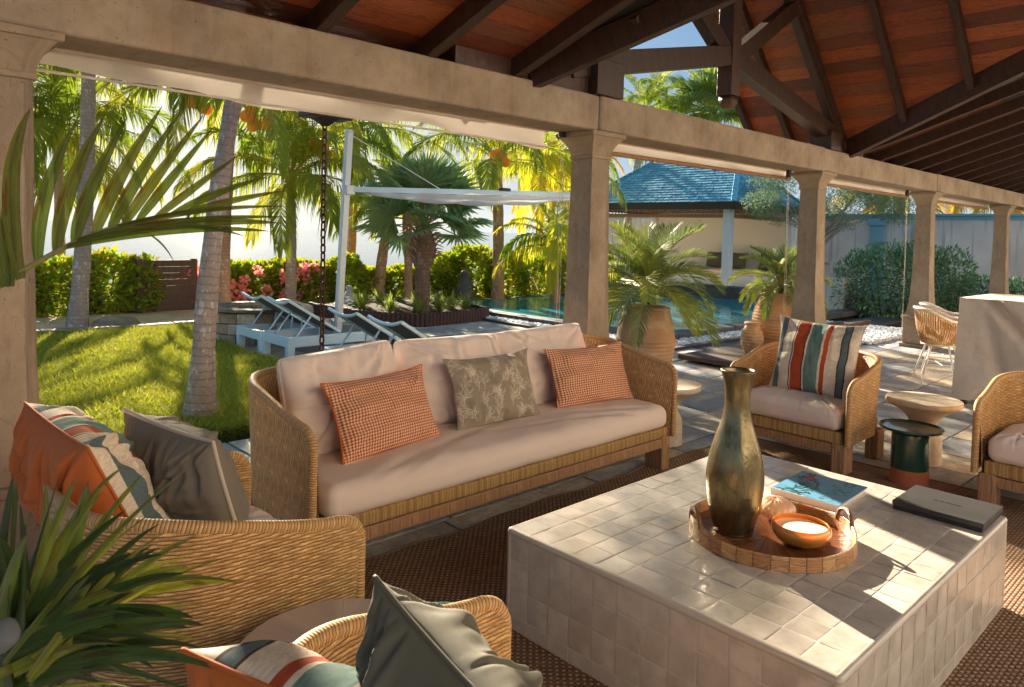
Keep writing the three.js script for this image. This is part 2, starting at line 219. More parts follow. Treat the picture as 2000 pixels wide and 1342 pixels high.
  M.joint = std({ color: lin(0.16, 0.14, 0.12), bumpMap: rep(stoneB, 0.5), bumpScale: 0.006, roughness: 0.95 });
  M.darkStone = stone(sA, 0.32, 0.33, 0.36, 0.6, 0.6); M.ledgeStone = stone(sB, 0.9, 0.88, 0.85, 0.3, 0.8);
  M.paleStone = std({ color: lin(0.66, 0.56, 0.45), map: rep(tex(256, 256, (u, v) => { const k = 0.88 + 0.2 * fbm(u, v, 12, 4, 3); return [k, k * 0.99, k * 0.97]; }), 0.6), bumpMap: rep(plasterB, 0.6), bumpScale: 0.002, roughness: 0.75 });
  M.clay = std({ map: rep(tex(512, 256, (u, v) => { const k = 0.82 + 0.3 * (fbm(u, v, 6, 4, 14) - 0.25); return mix3(mul([0.84, 0.65, 0.48], k), mul([0.88, 0.76, 0.63], k), smooth(0.5, 0.8, fbm(u, v, 9, 4, 91))); }), 1.26, 0.9), bumpMap: rep(plasterB, 0.5), bumpScale: 0.003, roughness: 0.88 });
  M.sand = std({ map: rep(tex(256, 256, (u, v) => mul([0.86, 0.74, 0.60], 0.82 + 0.25 * fbm(u, v, 10, 5, 18))), 2), bumpMap: rep(stoneB, 1.4), bumpScale: 0.05, roughness: 1 });
  M.soil = std({ color: lin(0.05, 0.035, 0.022), bumpMap: rep(stoneB, 0.6), bumpScale: 0.04, roughness: 1 });
  M.turf = std({ map: rep(tex(512, 512, (u, v) => mul(mix3([0.30, 0.36, 0.10], [0.20, 0.26, 0.07], fbm(u, v, 12, 4, 2)), 0.7 + 0.5 * fbm(u, v, 90, 2, 6))), 2.2), bumpMap: rep(stoneB, 0.5), bumpScale: 0.03, roughness: 1 });
  M.gravelBase = std({ color: lin(0.3, 0.31, 0.32), roughness: 1 });

  // metal, glass, ceramics
  M.bronze = std({ map: rep(tex(256, 512, (u, v) => { const n = fbm(u, v, 4, 4, 3, 8), m = fbm(u, v, 40, 2, 5, 10); return mul(mix3([0.53, 0.485, 0.35], [0.46, 0.41, 0.30], smooth(0.35, 0.65, n)), 0.94 + 0.12 * m); }), 0.5, 0.7), metalness: 0.85, roughness: 0.3, bumpMap: rep(tex(256, 512, (u, v) => 0.6 * fbm(u, v, 12, 3, 33, 30) + 0.4 * fbm(u, v, 48, 2, 36, 60), false), 0.5, 0.7), bumpScale: 0.0018 });
  M.bluePaint = std({ color: lin(0.60, 0.76, 0.82), roughness: 0.42, metalness: 0 });
  M.alu = std({ color: lin(0.62, 0.68, 0.70), roughness: 0.4, metalness: 0.35 });
  M.sling = std({ map: rep(tex(64, 64, (u, v) => mul([0.43, 0.40, 0.37], 0.7 + 0.5 * Math.abs(Math.sin(u * 16 * Math.PI) * Math.sin(v * 16 * Math.PI)))), 0.06), roughness: 0.8 });
  M.whiteMetal = std({ color: lin(0.74, 0.72, 0.69), roughness: 0.4 }); M.whitePaint = std({ color: lin(0.7, 0.74, 0.77), roughness: 0.6 });
  M.rustChain = std({ map: rep(tex(64, 64, (u, v) => mul(mix3([0.22, 0.17, 0.13], [0.40, 0.24, 0.14], smooth(0.4, 0.7, fbm(u, v, 8, 3, 4))), 1)), 0.1), roughness: 0.6, metalness: 0.6 });
  M.darkMetal = std({ color: lin(0.05, 0.045, 0.042), roughness: 0.5, metalness: 0.5 });
  M.greenGlaze = phys({ color: lin(0.012, 0.05, 0.035), roughness: 0.14, clearcoat: 0.6, clearcoatRoughness: 0.06 });
  M.tealGlaze = phys({ color: lin(0.16, 0.42, 0.33), roughness: 0.25, clearcoat: 0.4 });
  M.terracotta = std({ color: lin(0.36, 0.10, 0.045), bumpMap: rep(plasterB, 0.3), bumpScale: 0.001, roughness: 0.8 });
  M.amber = phys({ color: lin(0.95, 0.50, 0.10), transmission: 0.55, thickness: 0.02, attenuationColor: lin(0.80, 0.28, 0.03), attenuationDistance: 0.012, roughness: 0.08, ior: 1.45, clearcoat: 0.4 });
  M.wax = phys({ color: lin(0.84, 0.72, 0.50), roughness: 0.55 });
  M.ribGlass = phys({ color: lin(0.95, 0.80, 0.58), transmission: 0.5, thickness: 0.02, attenuationColor: lin(0.9, 0.55, 0.2), attenuationDistance: 0.05, roughness: 0.12, ior: 1.45 });
  M.paper = std({ color: lin(0.72, 0.60, 0.52), roughness: 0.9 });
  M.shingle = std({ map: rep(tex(256, 256, (u, v) => { const k = 0.7 + 0.45 * fbm(u, v, 12, 4, 8, 24); return [0.42 * k, 0.67 * k, 0.75 * k]; }), 0.8), bumpMap: rep(stoneB, 0.5), bumpScale: 0.006, roughness: 0.5 });
  M.shingleB = std({ map: M.shingle.map, color: lin(1.5, 1.4, 1.3), bumpMap: M.shingle.bumpMap, bumpScale: 0.006, roughness: 0.5 });
  M.creamWall = std({ color: lin(0.90, 0.84, 0.72), bumpMap: rep(plasterB, 1), bumpScale: 0.004, roughness: 0.92 });
  M.goldLine = std({ color: lin(0.025, 0.022, 0.02), roughness: 0.4 });
  M.blackBox = std({ map: rep(tex(128, 128, (u, v) => mul([0.25, 0.245, 0.24], 0.78 + 0.4 * fbm(u, v, 6, 4, 3, 2))), 0.5), roughness: 0.42 }); M.blackBoxSide = std({ color: lin(0.022, 0.02, 0.02), roughness: 0.5 });
  M.book = std({ map: canvasTex(512, 384, (c, w, h) => {
    const r = rng(4); c.fillStyle = 'rgb(92,150,178)'; c.fillRect(0, 0, w, h);
    for (let i = 0; i < 300; i++) { c.fillStyle = `rgba(${70 + 60 * r() | 0},${130 + 60 * r() | 0},${160 + 50 * r() | 0},0.18)`; c.fillRect(r() * w, r() * h, 60 * r(), 10 * r()); }
    c.lineCap = 'round';
    const leaf = (x, y, a, l, col) => { c.fillStyle = col; c.beginPath(); c.moveTo(x, y); c.quadraticCurveTo(x + Math.cos(a + 0.5) * l * 0.6, y + Math.sin(a + 0.5) * l * 0.6, x + Math.cos(a) * l, y + Math.sin(a) * l); c.quadraticCurveTo(x + Math.cos(a - 0.5) * l * 0.6, y + Math.sin(a - 0.5) * l * 0.6, x, y); c.fill(); };
    for (let i = 0; i < 120; i++) { const t = r(); leaf(20 + t * w * 0.95, 50 + 110 * r() + 40 * Math.sin(t * 5), r() * 6.3, 26 + 34 * r(), ['rgb(24,66,62)', 'rgb(40,92,74)', 'rgb(18,46,60)'][i % 3]); }
    for (let i = 0; i < 40; i++) leaf(30 + r() * w * 0.9, h * 0.66 + 110 * r(), r() * 6.3, 22 + 26 * r(), ['rgb(36,80,70)', 'rgb(60,110,90)'][i % 2]);
    for (let i = 0; i < 22; i++) leaf(w * 0.78 + 26 * (r() - 0.5), 96 + 22 * (r() - 0.5), r() * 6.3, 40 + 18 * r(), ['rgb(190,62,66)', 'rgb(160,40,58)'][i % 2]);
  }), roughness: 0.35 });

  // plants
  const leaf = (r, g, b, t = 0.5, rough = 0.85, o = {}) => phys({ color: lin(r, g, b), transmission: t, thickness: 0, roughness: rough, side: THREE.DoubleSide, specularIntensity: 0.35, ...o });
  M.leaf = leaf;
  M.frondSun = [leaf(0.34, 0.40, 0.035, 0.55), leaf(0.24, 0.32, 0.03, 0.55), leaf(0.42, 0.42, 0.04, 0.55)];
  M.frondGold = [leaf(0.68, 0.46, 0.06), leaf(0.58, 0.42, 0.055), leaf(0.46, 0.42, 0.06)];
  M.frondYellow = [leaf(0.62, 0.56, 0.03, 0.6), leaf(0.50, 0.52, 0.035, 0.6), leaf(0.26, 0.36, 0.03)];
  M.fan = [leaf(0.27, 0.38, 0.14, 0.4, 0.6), leaf(0.22, 0.33, 0.13, 0.35, 0.6)];
  M.potFrond = [leaf(0.38, 0.42, 0.07, 0.45, 0.7), leaf(0.26, 0.33, 0.08, 0.45, 0.7), leaf(0.20, 0.27, 0.11, 0.35, 0.6)];
  M.hedge = leaf(0.40, 0.46, 0.04, 0.6, 0.7); M.hedgeDark = leaf(0.17, 0.33, 0.16, 0.3, 0.5); M.tamarind = leaf(0.26, 0.36, 0.20, 0.4, 0.8);
  M.petal = leaf(0.92, 0.42, 0.38, 0.5, 0.8); M.grass = leaf(0.40, 0.43, 0.04, 0.5, 0.8); M.fern = leaf(0.30, 0.36, 0.06, 0.5);
  const leafC = tex(256, 64, (u, v) => { const rib = 0.9 + 0.1 * Math.cos(v * 22 * Math.PI) - 0.16 * smooth(0.06, 0.0, Math.abs(v - 0.5)); const mott = 0.8 + 0.4 * fbm(u, v, 6, 4, 301, 5); const br = smooth(0.93, 1.0, u + 0.10 * (fbm(u, v, 12, 3, 305) - 0.5)) + 0.8 * smooth(0.70, 0.78, fbm(u, v, 9, 3, 311, 4)); return mul(mix3([0.98, 1, 0.9], [1.0, 0.62, 0.42], clamp(br)), rib * mott); });
  const leafB = tex(64, 64, (u, v) => 0.5 + 0.5 * Math.cos(v * 22 * Math.PI), false); for (const t of [leafC]) { t.wrapS = THREE.ClampToEdgeWrapping; }
  const ribbed = { map: leafC, bumpMap: leafB, bumpScale: 0.0008 };
  M.strap = [leaf(0.26, 0.32, 0.035, 0.45, 0.5, { specularIntensity: 0.7, ...ribbed }), leaf(0.42, 0.42, 0.04, 0.5, 0.5, { specularIntensity: 0.7, ...ribbed }), leaf(0.06, 0.11, 0.02, 0.25, 0.45, { specularIntensity: 0.7, ...ribbed })];
  M.nearFrond = [leaf(0.28, 0.33, 0.06, 0.5, 0.6, ribbed), leaf(0.34, 0.34, 0.07, 0.5, 0.6, ribbed)];
  M.petiole = std({ color: lin(0.30, 0.27, 0.08), roughness: 0.6 }); M.petioleRust = std({ color: lin(0.42, 0.22, 0.05), roughness: 0.7 });
  const barkC = tex(256, 512, (u, v) => { const ringW = Math.abs(((v * 15 + (fbm(u, v, 6, 3, 2) - 0.5) * 0.35) % 1) - 0.5) * 2; const n = fbm(u, v, 16, 4, 7, 24); const k = 0.80 + 0.2 * n + 0.10 * smooth(0.05, 0.3, ringW) - 0.05; const l = smooth(0.6, 0.75, fbm(u, v, 9, 3, 55, 14)); return mix3(mul([0.62, 0.54, 0.46], k), mul([0.82, 0.80, 0.76], k), 0.6 * l); });
  const barkB = tex(256, 512, (u, v) => { const ring = Math.abs(((v * 15 + (fbm(u, v, 6, 3, 2) - 0.5) * 0.35) % 1) - 0.5) * 2; return 0.5 * smooth(0.0, 0.35, ring) + 0.5 * fbm(u, v, 40, 3, 4, 60); }, false);
  const bark = (r, g, b) => { const m = barkC.clone(), n = barkB.clone(); m.repeat.set(2, 1); n.repeat.set(2, 1); for (const t of [m, n]) { t.rotation = Math.PI / 2; t.repeat.set(1 / 0.6, 1); t.needsUpdate = true; } return std({ color: lin(r, g, b), map: m, bumpMap: n, bumpScale: 0.007, roughness: 0.9 }); };
  M.bark = bark(1.0, 1.0, 1.05); M.barkWarm = bark(1.35, 1.08, 0.88); M.barkDark = bark(0.5, 0.42, 0.36); M.barkPale = bark(1.15, 1.22, 1.36);
  M.fibre = std({ color: lin(0.36, 0.22, 0.12), roughness: 1 });
  M.coconut = phys({ color: lin(1.0, 0.56, 0.06), roughness: 0.6, transmission: 0.5, thickness: 0 });
  // water
  const waveB = tex(512, 512, (u, v) => 0.55 * fbm(u, v, 10, 4, 5, 24) + 0.45 * fbm(u, v, 28, 3, 9, 50), false);
  M.sea = phys({ color: lin(0.05, 0.09, 0.11), roughness: 0.07, specularIntensity: 0.11, bumpMap: rep(waveB, 26, 40), bumpScale: 0.06, ior: 1.33 });
  M.pool = phys({ color: lin(0.025, 0.23, 0.26), roughness: 0.03, bumpMap: rep(waveB, 3), bumpScale: 0.006, ior: 1.33 });
}
// ---------------------------------------------------------------- sea, ground, paving
{
  const g = new THREE.PlaneGeometry(1, 1); g.rotateX(-Math.PI / 2); g.scale(9000, 1, 7000); g.translate(0, -1.6, -3518); const p = g.attributes.position, uv = new Float32Array(p.count * 2); for (let i = 0; i < p.count; i++) { uv[i * 2] = p.getX(i); uv[i * 2 + 1] = p.getZ(i); } g.setAttribute('uv', new THREE.BufferAttribute(uv, 2));
  struct('sea', g, M.sea);
  struct('terrain', slabOf([[-60, 60], [90, 60], [90, -17.6], [-60, -17.6]], -2.4, -0.06), M.soil);
  struct('sand_path', slabOf([[-30, -12.3], [13, -12.3], [16.5, -13.2], [16.5, -17.4], [-30, -17.4]], -0.05, 0.012), M.sand);
  struct('lawn', slabOf([[-20, -5.72], [3.95, -5.72], [4.12, -7.6], [4.16, -10.2], [4.55, -10.9], [5.2, -12.32], [-20, -12.32]], -0.05, 0.014), M.turf);
}
function paving(name, x0, x1, z0, z1, rowH, lens, mats, y0, y1, seed, gap, joint) { // courses of slabs, each slab its own piece
  const root = struct(name, slabOf([[x0, z1], [x1, z1], [x1, z0], [x0, z0]], -0.055, y0), joint), r = rng(seed), geos = {};
  for (let z = z0; z < z1 - 0.05; z += rowH) {
    let x = x0 - r() * 0.3;
    while (x < x1 - 0.02) {
      const L = lens[Math.floor(r() * lens.length)], a = Math.max(x, x0), b = Math.min(x + L, x1), zb = Math.min(z + rowH, z1); x += L; if (b - a < 0.06) continue;
      const key = `${(b - a).toFixed(3)}_${(zb - z).toFixed(3)}`;
      geos[key] ??= [0, 1, 2].map(() => { const g = new RoundedBoxGeometry(b - a - gap, y1 - y0, zb - z - gap, 1, 0.006); const p = g.attributes.position, u0 = r() * 3; for (let i = 0; i < p.count; i++) { p.setX(i, p.getX(i) + (r() - 0.5) * 0.004); p.setZ(i, p.getZ(i) + (r() - 0.5) * 0.004); } const q = boxUV(g), uv = q.attributes.uv; for (let i = 0; i < uv.count; i++) uv.setXY(i, uv.getX(i) + u0, uv.getY(i) + u0 * 1.7); return q; });
      const m = obj('slab', geos[key][Math.floor(r() * 3)], mats[Math.floor(r() * r() * mats.length + r() * 0.999 * (mats.length > 3 ? 2 : 1)) % mats.length], root);
      m.position.set((a + b) / 2, (y0 + y1) / 2 + (r() - 0.5) * 0.004, (z + zb) / 2); m.rotation.set((r() - 0.5) * 0.008, 0, (r() - 0.5) * 0.008);
    }
  }
  return root;
}
paving('patio_floor', 0.7, 14.2, -5.62, -0.3, 0.46, [0.46, 0.62, 0.78, 0.92], M.paver, -0.03, 0, 5, 0.012, M.joint);
struct('house_floor', [slabOf([[-4.5, 8.0], [22, 8.0], [22, -0.3], [-4.5, -0.3]], -0.055, -0.002), slabOf([[-4.5, -0.3], [0.7, -0.3], [0.7, -5.62], [-4.5, -5.62]], -0.055, -0.002), slabOf([[14.2, -0.3], [22, -0.3], [22, -4.6], [14.2, -4.6]], -0.055, -0.002)], M.paver[1]);
paving('garden_paving', 4.2, 9.75, -12.3, -5.66, 0.72, [0.8, 1.0, 1.2], M.deck, -0.03, 0.004, 9, 0.014, M.joint);
struct('side_path', slabOf([[9.8, -5.66], [23.5, -5.66], [23.5, -12.5], [17.9, -12.5], [17.9, -6.35], [9.8, -6.35]], -0.05, 0.006), M.darkStone);
{ // the sunlit house front across the terrace behind the viewer
  const t = thing('house', 'cream house front facing the terrace and the sea', 'house', [0, 0, 8]); obj('wall', box(-2.2, 32, 0, 7.2, 0, 0.3), M.houseWall, t); obj('roof', bar(V(-2.5, 7.6, -0.4), V(32.5, 7.6, -0.4), 1.4, 0.25), M.timber, t);
  for (const x of [1, 8, 15, 22]) { obj('window', box(x, x + 1.8, 1.0, 2.6, -0.03, 0.02), M.darkMetal, t); obj('shutter', box(x - 0.7, x - 0.04, 1.0, 2.6, -0.05, 0.02), M.fenceWood, t); }
}

// ---------------------------------------------------------------- colonnade
const COLX = [-3.6, 0.6, 4.72, 8.98, 13.2, 18.0], COLZ = -4.02;
{
  const names = ['', 'nearest square plaster column at the left edge, beside the near palm leaf', 'plaster column standing behind the right end of the sofa', 'plaster column behind the striped-pillow armchair and the second potted palm', 'plaster column with flared foot on a plinth beside the dining chairs', 'farthest plaster column at the right edge, over the draped furniture'];
  COLX.forEach((X, i) => {
    if (!i) return; // the bay beyond the frame is carried by the house
    const t = thing('column', names[i], 'column', [X, 0, COLZ], 0, 'columns of the colonnade');
    const w0 = 0.110, prof = []; for (let k = 0; k <= 30; k++) { const y = lerp(0.52, 2.36, k / 30), s = (y - 0.52) / 1.84; prof.push([y, w0 + 0.028 * (1 - s) + 0.062 * Math.exp(-s * 10)]); }
    const shaft = gridGeo(4 * 6, 30, (u, v) => { const side = Math.min(3, Math.floor(u * 4)), f = u * 4 - side, [y, w] = prof[Math.round(v * 30)], c = [[-1, 1], [1, 1], [1, -1], [-1, -1]], a = c[side], b = c[(side + 1) % 4]; return [lerp(a[0], b[0], f) * w, y, lerp(a[1], b[1], f) * w, u * 1.4 + side, y]; });
    const sh = shaft.toNonIndexed(); sh.computeVertexNormals();
    obj('shaft', sh, M.plaster, t);
    obj('plinth', [box(-0.215, 0.215, 0.06, 0.47, -0.215, 0.215, 0.012), box(-0.25, 0.25, 0, 0.06, -0.25, 0.25, 0.012), box(-0.24, 0.24, 0.47, 0.52, -0.24, 0.24, 0.02)], M.plaster, t);
    const cap = []; for (let k = 0; k <= 12; k++) { const a = k / 12; cap.push([2.36 + 0.15 * a, w0 + 0.010 + 0.075 * (1 - Math.cos(a * Math.PI / 2))]); }
    const cg = gridGeo(16, 12, (u, v) => { const side = Math.min(3, Math.floor(u * 4)), f = u * 4 - side, [y, w] = cap[Math.round(v * 12)], c = [[-1, 1], [1, 1], [1, -1], [-1, -1]], a = c[side], b = c[(side + 1) % 4]; return [lerp(a[0], b[0], f) * w, y, lerp(a[1], b[1], f) * w, u + side, y]; }).toNonIndexed(); cg.computeVertexNormals();
    obj('capital', [cg, box(-0.215, 0.215, 2.505, 2.545, -0.205, 0.205, 0.008), box(-w0 - 0.016, w0 + 0.016, 2.33, 2.36, -w0 - 0.016, w0 + 0.016, 0.006)], M.plasterCap, t);
  });
  const b = thing('concrete_beam', 'long plaster beam resting on the columns under the wooden roof', 'beam', [0, 0, 0]);
  const X = [-4.5, 4.62, 8.9, 13.15, 22.2]; const dz = [0, 0.012, 0.0, 0.01, 0];
  for (let i = 0; i < 4; i++) obj('beam_length', [box(X[i], X[i + 1] - 0.003, 2.545 + 0.002 * i, 2.835 + 0.006 * (i % 2), -4.2, -3.85 + dz[i], 0.022)], M.plaster, b);
}
// ---------------------------------------------------------------- timber roof: long slope rising from the beam, open cross gable over the middle bays
const SL = 0.35, EAVE_Z = -4.40, yMain = z => 2.85 + SL * (z + 3.85), RIDGE_Z = 1.0;
const GX = 6.77, GH = 2.88, GK = 1.02, yGab = x => 2.87 + GK * (GH - Math.abs(x - GX)), VERGE = -5.15;
const valleyX = (z, s) => GX + s * (GH - (yMain(z) - 2.87) / GK);
{
  const t = thing('timber_roof', 'dark timber roof with red-brown boards, rafters and an open gable', 'roof');
  const th = 0.022, r = rng(33), board = (name, pts, nrm, m, ax) => { const acr = ax.clone().cross(nrm); // flat plank given by its four lower corners, thickened along the slope normal
    const g = new THREE.BufferGeometry(), q = pts.map(p => p.clone()), u = q.map(p => p.clone().addScaledVector(nrm, th)); const f = [[q[0], q[1], q[2], q[3]], [u[3], u[2], u[1], u[0]], [q[0], u[0], u[1], q[1]], [q[1], u[1], u[2], q[2]], [q[2], u[2], u[3], q[3]], [q[3], u[3], u[0], q[0]]]; const pos = [], uv = [], o = r() * 5;
    for (const [a, b, c, d] of f) { for (const p of [a, b, c, a, c, d]) { pos.push(p.x, p.y, p.z); uv.push(o + p.dot(acr), o * 2 + p.dot(ax)); } }
    g.setAttribute('position', new THREE.Float32BufferAttribute(pos, 3)); g.setAttribute('uv', new THREE.Float32BufferAttribute(uv, 2)); g.computeVertexNormals(); return obj(name, g, m, t);
  };
  const pick = () => M.boards[Math.floor(r() * M.boards.length)];
  const mainN = V(0, 1, -SL).normalize(), RH = 0.13; // boards lie on top of the rafters
  // main slope, left of the gable: boards run along x, one length between two rafters
  const rx = []; for (let x = -3.4; x < 4; x += 0.79) rx.push(x - 0.01); const rightX = []; for (let x = 9.92; x < 22; x += 0.8) rightX.push(x);
  const P = (x, z) => V(x, yMain(z) + RH, z);
  const strip = (xa, xb, za, zb, m) => { // clip against the valleys
    const cl = (x, z) => { if (z <= -3.9) return x; const l = valleyX(z, -1), rr = valleyX(z, 1); return xa < GX ? Math.min(x, l) : Math.max(x, rr); };
    const A = cl(xa, za), B = cl(xb, za), C = cl(xb, zb), D = cl(xa, zb); if (B - A < 0.01 && C - D < 0.01) return; board('board', [P(A, za), P(B, za), P(C, zb), P(D, zb)], mainN, m, V(1, 0, 0));
  };
  for (let z = EAVE_Z; z < -1.2; z += 0.165) for (let k = 2; k < 9; k++) { const xa = k < rx.length ? rx[k] : 9, xb = k + 1 < rx.length ? rx[k + 1] : 3.89; if (xa < 3.8) strip(xa + 0.002, Math.min(xb, 3.885) - 0.002, z + 0.0015, z + 0.1635, pick()); }
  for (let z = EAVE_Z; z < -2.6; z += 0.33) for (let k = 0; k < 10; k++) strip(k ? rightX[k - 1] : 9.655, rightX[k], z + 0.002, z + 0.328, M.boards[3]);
  // the rest of the slopes, out of sight of the single boards, and the weathering above all of it
  const sheet = [], quad = (a, b, c, d, n, k) => { const g = new THREE.BufferGeometry(); const pts = [a, b, c, d], up = pts.map(p => p.clone().addScaledVector(n, k)); const pos = []; for (const [e, f, gg, h] of [[pts[0], pts[1], pts[2], pts[3]], [up[3], up[2], up[1], up[0]], [pts[0], up[0], up[1], pts[1]], [pts[1], up[1], up[2], pts[2]], [pts[2], up[2], up[3], pts[3]], [pts[3], up[3], up[0], pts[0]]]) for (const p of [e, f, gg, e, gg, h]) pos.push(p.x, p.y, p.z); g.setAttribute('position', new THREE.Float32BufferAttribute(pos, 3)); g.computeVertexNormals(); sheet.push(boxUV(g)); };
  const Q = (x, z, e = 0.16) => V(x, yMain(z) + e, z);
  const zv = 1.0; // where the valleys meet the ridge
  quad(Q(-4.6, EAVE_Z), Q(3.885, EAVE_Z), Q(3.885, -3.9), Q(-4.6, -3.9), mainN, 0.06); quad(Q(-4.6, -3.9), Q(valleyX(-3.9, -1), -3.9), Q(valleyX(zv, -1), zv), Q(-4.6, zv), mainN, 0.06);
  quad(Q(9.655, EAVE_Z), Q(22.2, EAVE_Z), Q(22.2, -3.9), Q(9.655, -3.9), mainN, 0.06); quad(Q(valleyX(-3.9, 1), -3.9), Q(22.2, -3.9), Q(22.2, zv), Q(valleyX(zv, 1), zv), mainN, 0.06);
  quad(Q(-4.6, RIDGE_Z), Q(22.2, RIDGE_Z), V(22.2, 4.35, 1.9), V(-4.6, 4.35, 1.9), V(0, 1, 0.3).normalize(), 0.06);
  // gable slopes
  const gN = s => V(s * GK, 1, 0).normalize(), G = (d, z, s, e = 0.12) => V(GX + s * d, 2.87 + GK * (GH - d) + e, z); // d: level distance from the ridge
  const rz = [VERGE, -4.59, -3.92, -3.13, -2.38, -1.62, -0.86];
  for (const s of [1, -1]) {
    const dEnd = z => z <= -3.8 ? GH - 0.012 : GH - (yMain(z) + RH - 2.87 - 0.12) / GK; // where the boards meet the long slope
    if (s > 0) for (let d = 0.06; d < GH; d += 0.117) for (let k = 0; k < 6; k++) { const za = rz[k] + 0.002, zb = rz[k + 1] - 0.002, d2 = Math.min(d + 0.1155, GH + 0.05); const e = [Math.min(d2, dEnd(za)), Math.min(d2, dEnd(zb))]; if (e[0] <= d && e[1] <= d) continue; board('board', [G(Math.min(d, dEnd(za)), za, s), G(Math.min(d, dEnd(zb)), zb, s), G(e[1], zb, s), G(e[0], za, s)], gN(s), pick(), V(0, 0, 1)); }
    else quad(G(0.02, VERGE, s), G(dEnd(-3.9), VERGE, s), G(dEnd(1.2), 1.2, s), G(0.02, 1.2, s), gN(s), 0.03);
    quad(G(0.02, VERGE, s, 0.16), G(GH, VERGE, s, 0.16), G(GH - 1.6, 1.2, s, 0.16), G(0.02, 1.2, s, 0.16), gN(s), 0.06);
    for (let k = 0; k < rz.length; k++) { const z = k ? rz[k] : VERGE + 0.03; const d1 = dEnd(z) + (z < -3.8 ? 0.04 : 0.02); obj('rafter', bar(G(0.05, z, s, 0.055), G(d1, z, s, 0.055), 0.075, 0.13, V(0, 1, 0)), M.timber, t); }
  }
  obj('roof_covering', sheet, M.darkMetal, t);
  obj('ridge_beam', bar(V(GX, yGab(GX) - 0.05, VERGE), V(GX, yGab(GX) - 0.05, 0.9), 0.1, 0.2), M.timber, t);
  // rafters of the long slope
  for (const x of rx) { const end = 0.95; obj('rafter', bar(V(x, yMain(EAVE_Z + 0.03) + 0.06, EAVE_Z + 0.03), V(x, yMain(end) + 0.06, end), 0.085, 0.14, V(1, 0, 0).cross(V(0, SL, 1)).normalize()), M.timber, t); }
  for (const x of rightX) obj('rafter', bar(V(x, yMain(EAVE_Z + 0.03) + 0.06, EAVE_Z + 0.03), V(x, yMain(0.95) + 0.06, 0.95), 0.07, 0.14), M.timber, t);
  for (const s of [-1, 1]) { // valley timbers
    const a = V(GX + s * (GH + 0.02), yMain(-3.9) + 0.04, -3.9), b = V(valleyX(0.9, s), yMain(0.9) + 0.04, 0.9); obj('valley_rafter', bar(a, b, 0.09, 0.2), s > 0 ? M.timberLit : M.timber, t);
    obj('valley_cheek', bar(a.clone().add(V(s * -0.02, 0.10, 0)), b.clone().add(V(s * -0.02, 0.10, 0)), 0.05, 0.16), M.timberLit, t);
    obj('sill_block', [box(GX + s * GH - (s < 0 ? 0.75 : 0.25), GX + s * GH + (s < 0 ? 0.75 : 0.55), 2.84, 3.0, -4.12, -3.9)], M.timberLit, t);
  }
  // truss in the open gable
  const kp = V(GX, 0, -3.95); const T = (x, y, z = -3.95) => V(x, y, z);
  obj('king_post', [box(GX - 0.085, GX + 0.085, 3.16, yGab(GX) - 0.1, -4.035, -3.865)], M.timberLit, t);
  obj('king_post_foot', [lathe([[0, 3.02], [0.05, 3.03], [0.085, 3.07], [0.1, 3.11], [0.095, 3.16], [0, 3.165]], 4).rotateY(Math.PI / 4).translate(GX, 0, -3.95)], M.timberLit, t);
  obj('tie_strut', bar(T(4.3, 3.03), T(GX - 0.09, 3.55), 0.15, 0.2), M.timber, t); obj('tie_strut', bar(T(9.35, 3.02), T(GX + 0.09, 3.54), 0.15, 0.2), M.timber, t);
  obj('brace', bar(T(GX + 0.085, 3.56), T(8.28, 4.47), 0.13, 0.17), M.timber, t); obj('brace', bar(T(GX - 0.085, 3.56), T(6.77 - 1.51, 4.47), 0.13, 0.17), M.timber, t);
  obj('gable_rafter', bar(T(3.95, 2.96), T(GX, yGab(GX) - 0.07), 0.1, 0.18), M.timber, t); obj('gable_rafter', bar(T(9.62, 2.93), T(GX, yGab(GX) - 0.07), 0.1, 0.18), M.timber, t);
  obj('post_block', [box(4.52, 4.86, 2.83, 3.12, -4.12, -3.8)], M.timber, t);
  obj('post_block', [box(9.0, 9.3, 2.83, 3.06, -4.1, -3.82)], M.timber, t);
  obj('gutter', [bar(V(-4.6, 2.69, EAVE_Z - 0.06), V(3.85, 2.69, EAVE_Z - 0.06), 0.14, 0.1), bar(V(9.7, 2.69, EAVE_Z - 0.06), V(22, 2.69, EAVE_Z - 0.06), 0.14, 0.1)], M.timber, t);
}
// ---------------------------------------------------------------- roller blinds under the beam
function blind(x0, x1, drop0, drop1, label, wav, barred) {
  const t = thing('roller_blind', label, 'blind', [0, 0, 0], 0, 'roller blinds drawn up under the beam'), z = -4.24, r = hash(Math.floor(x0 * 10), 3, 3) * 9;
  obj('blind_fabric', gridGeo(120, 10, (u, v) => { const x = lerp(x0, x1, u), y0 = lerp(drop0, drop1, u) + wav * 0.02 * Math.sin(u * 11 + r) + wav * 0.012 * Math.sin(u * 29 + 2 * r), y = lerp(y0, 2.60, v); return [x, y, z - 0.035 * Math.sin(v * Math.PI) + 0.012 * Math.sin(u * 23 + v * 2), x, y]; }), M.blind, t);
  obj('blind_roll', sweep([V(x0, 2.60, z), V(x1, 2.60, z)], 0.055, 14), M.blind, t);
  obj('bottom_bar', sweep([V(x0 - (barred ? 0.02 : 0), drop0 - 0.005, z), V(lerp(x0, x1, 0.5), lerp(drop0, drop1, 0.5) - 0.005, z), V(x1 + (barred ? 0.02 : 0), drop1 - 0.005, z)], barred ? 0.022 : 0.008, 10), barred ? M.teak : M.blind, t);
}
blind(0.78, 4.42, 2.44, 2.425, 'long cream roller blind hanging wavy above the lawn, left of the column behind the sofa', 1, false);
blind(4.98, 8.78, 2.45, 2.47, 'cream blind rolled on a wooden bar above the gazebo, between the second and third columns', 0.25, true);
blind(9.22, 13.0, 2.47, 2.47, 'cream blind with wooden bar above the clipped shrub and wall lamp', 0.3, true);
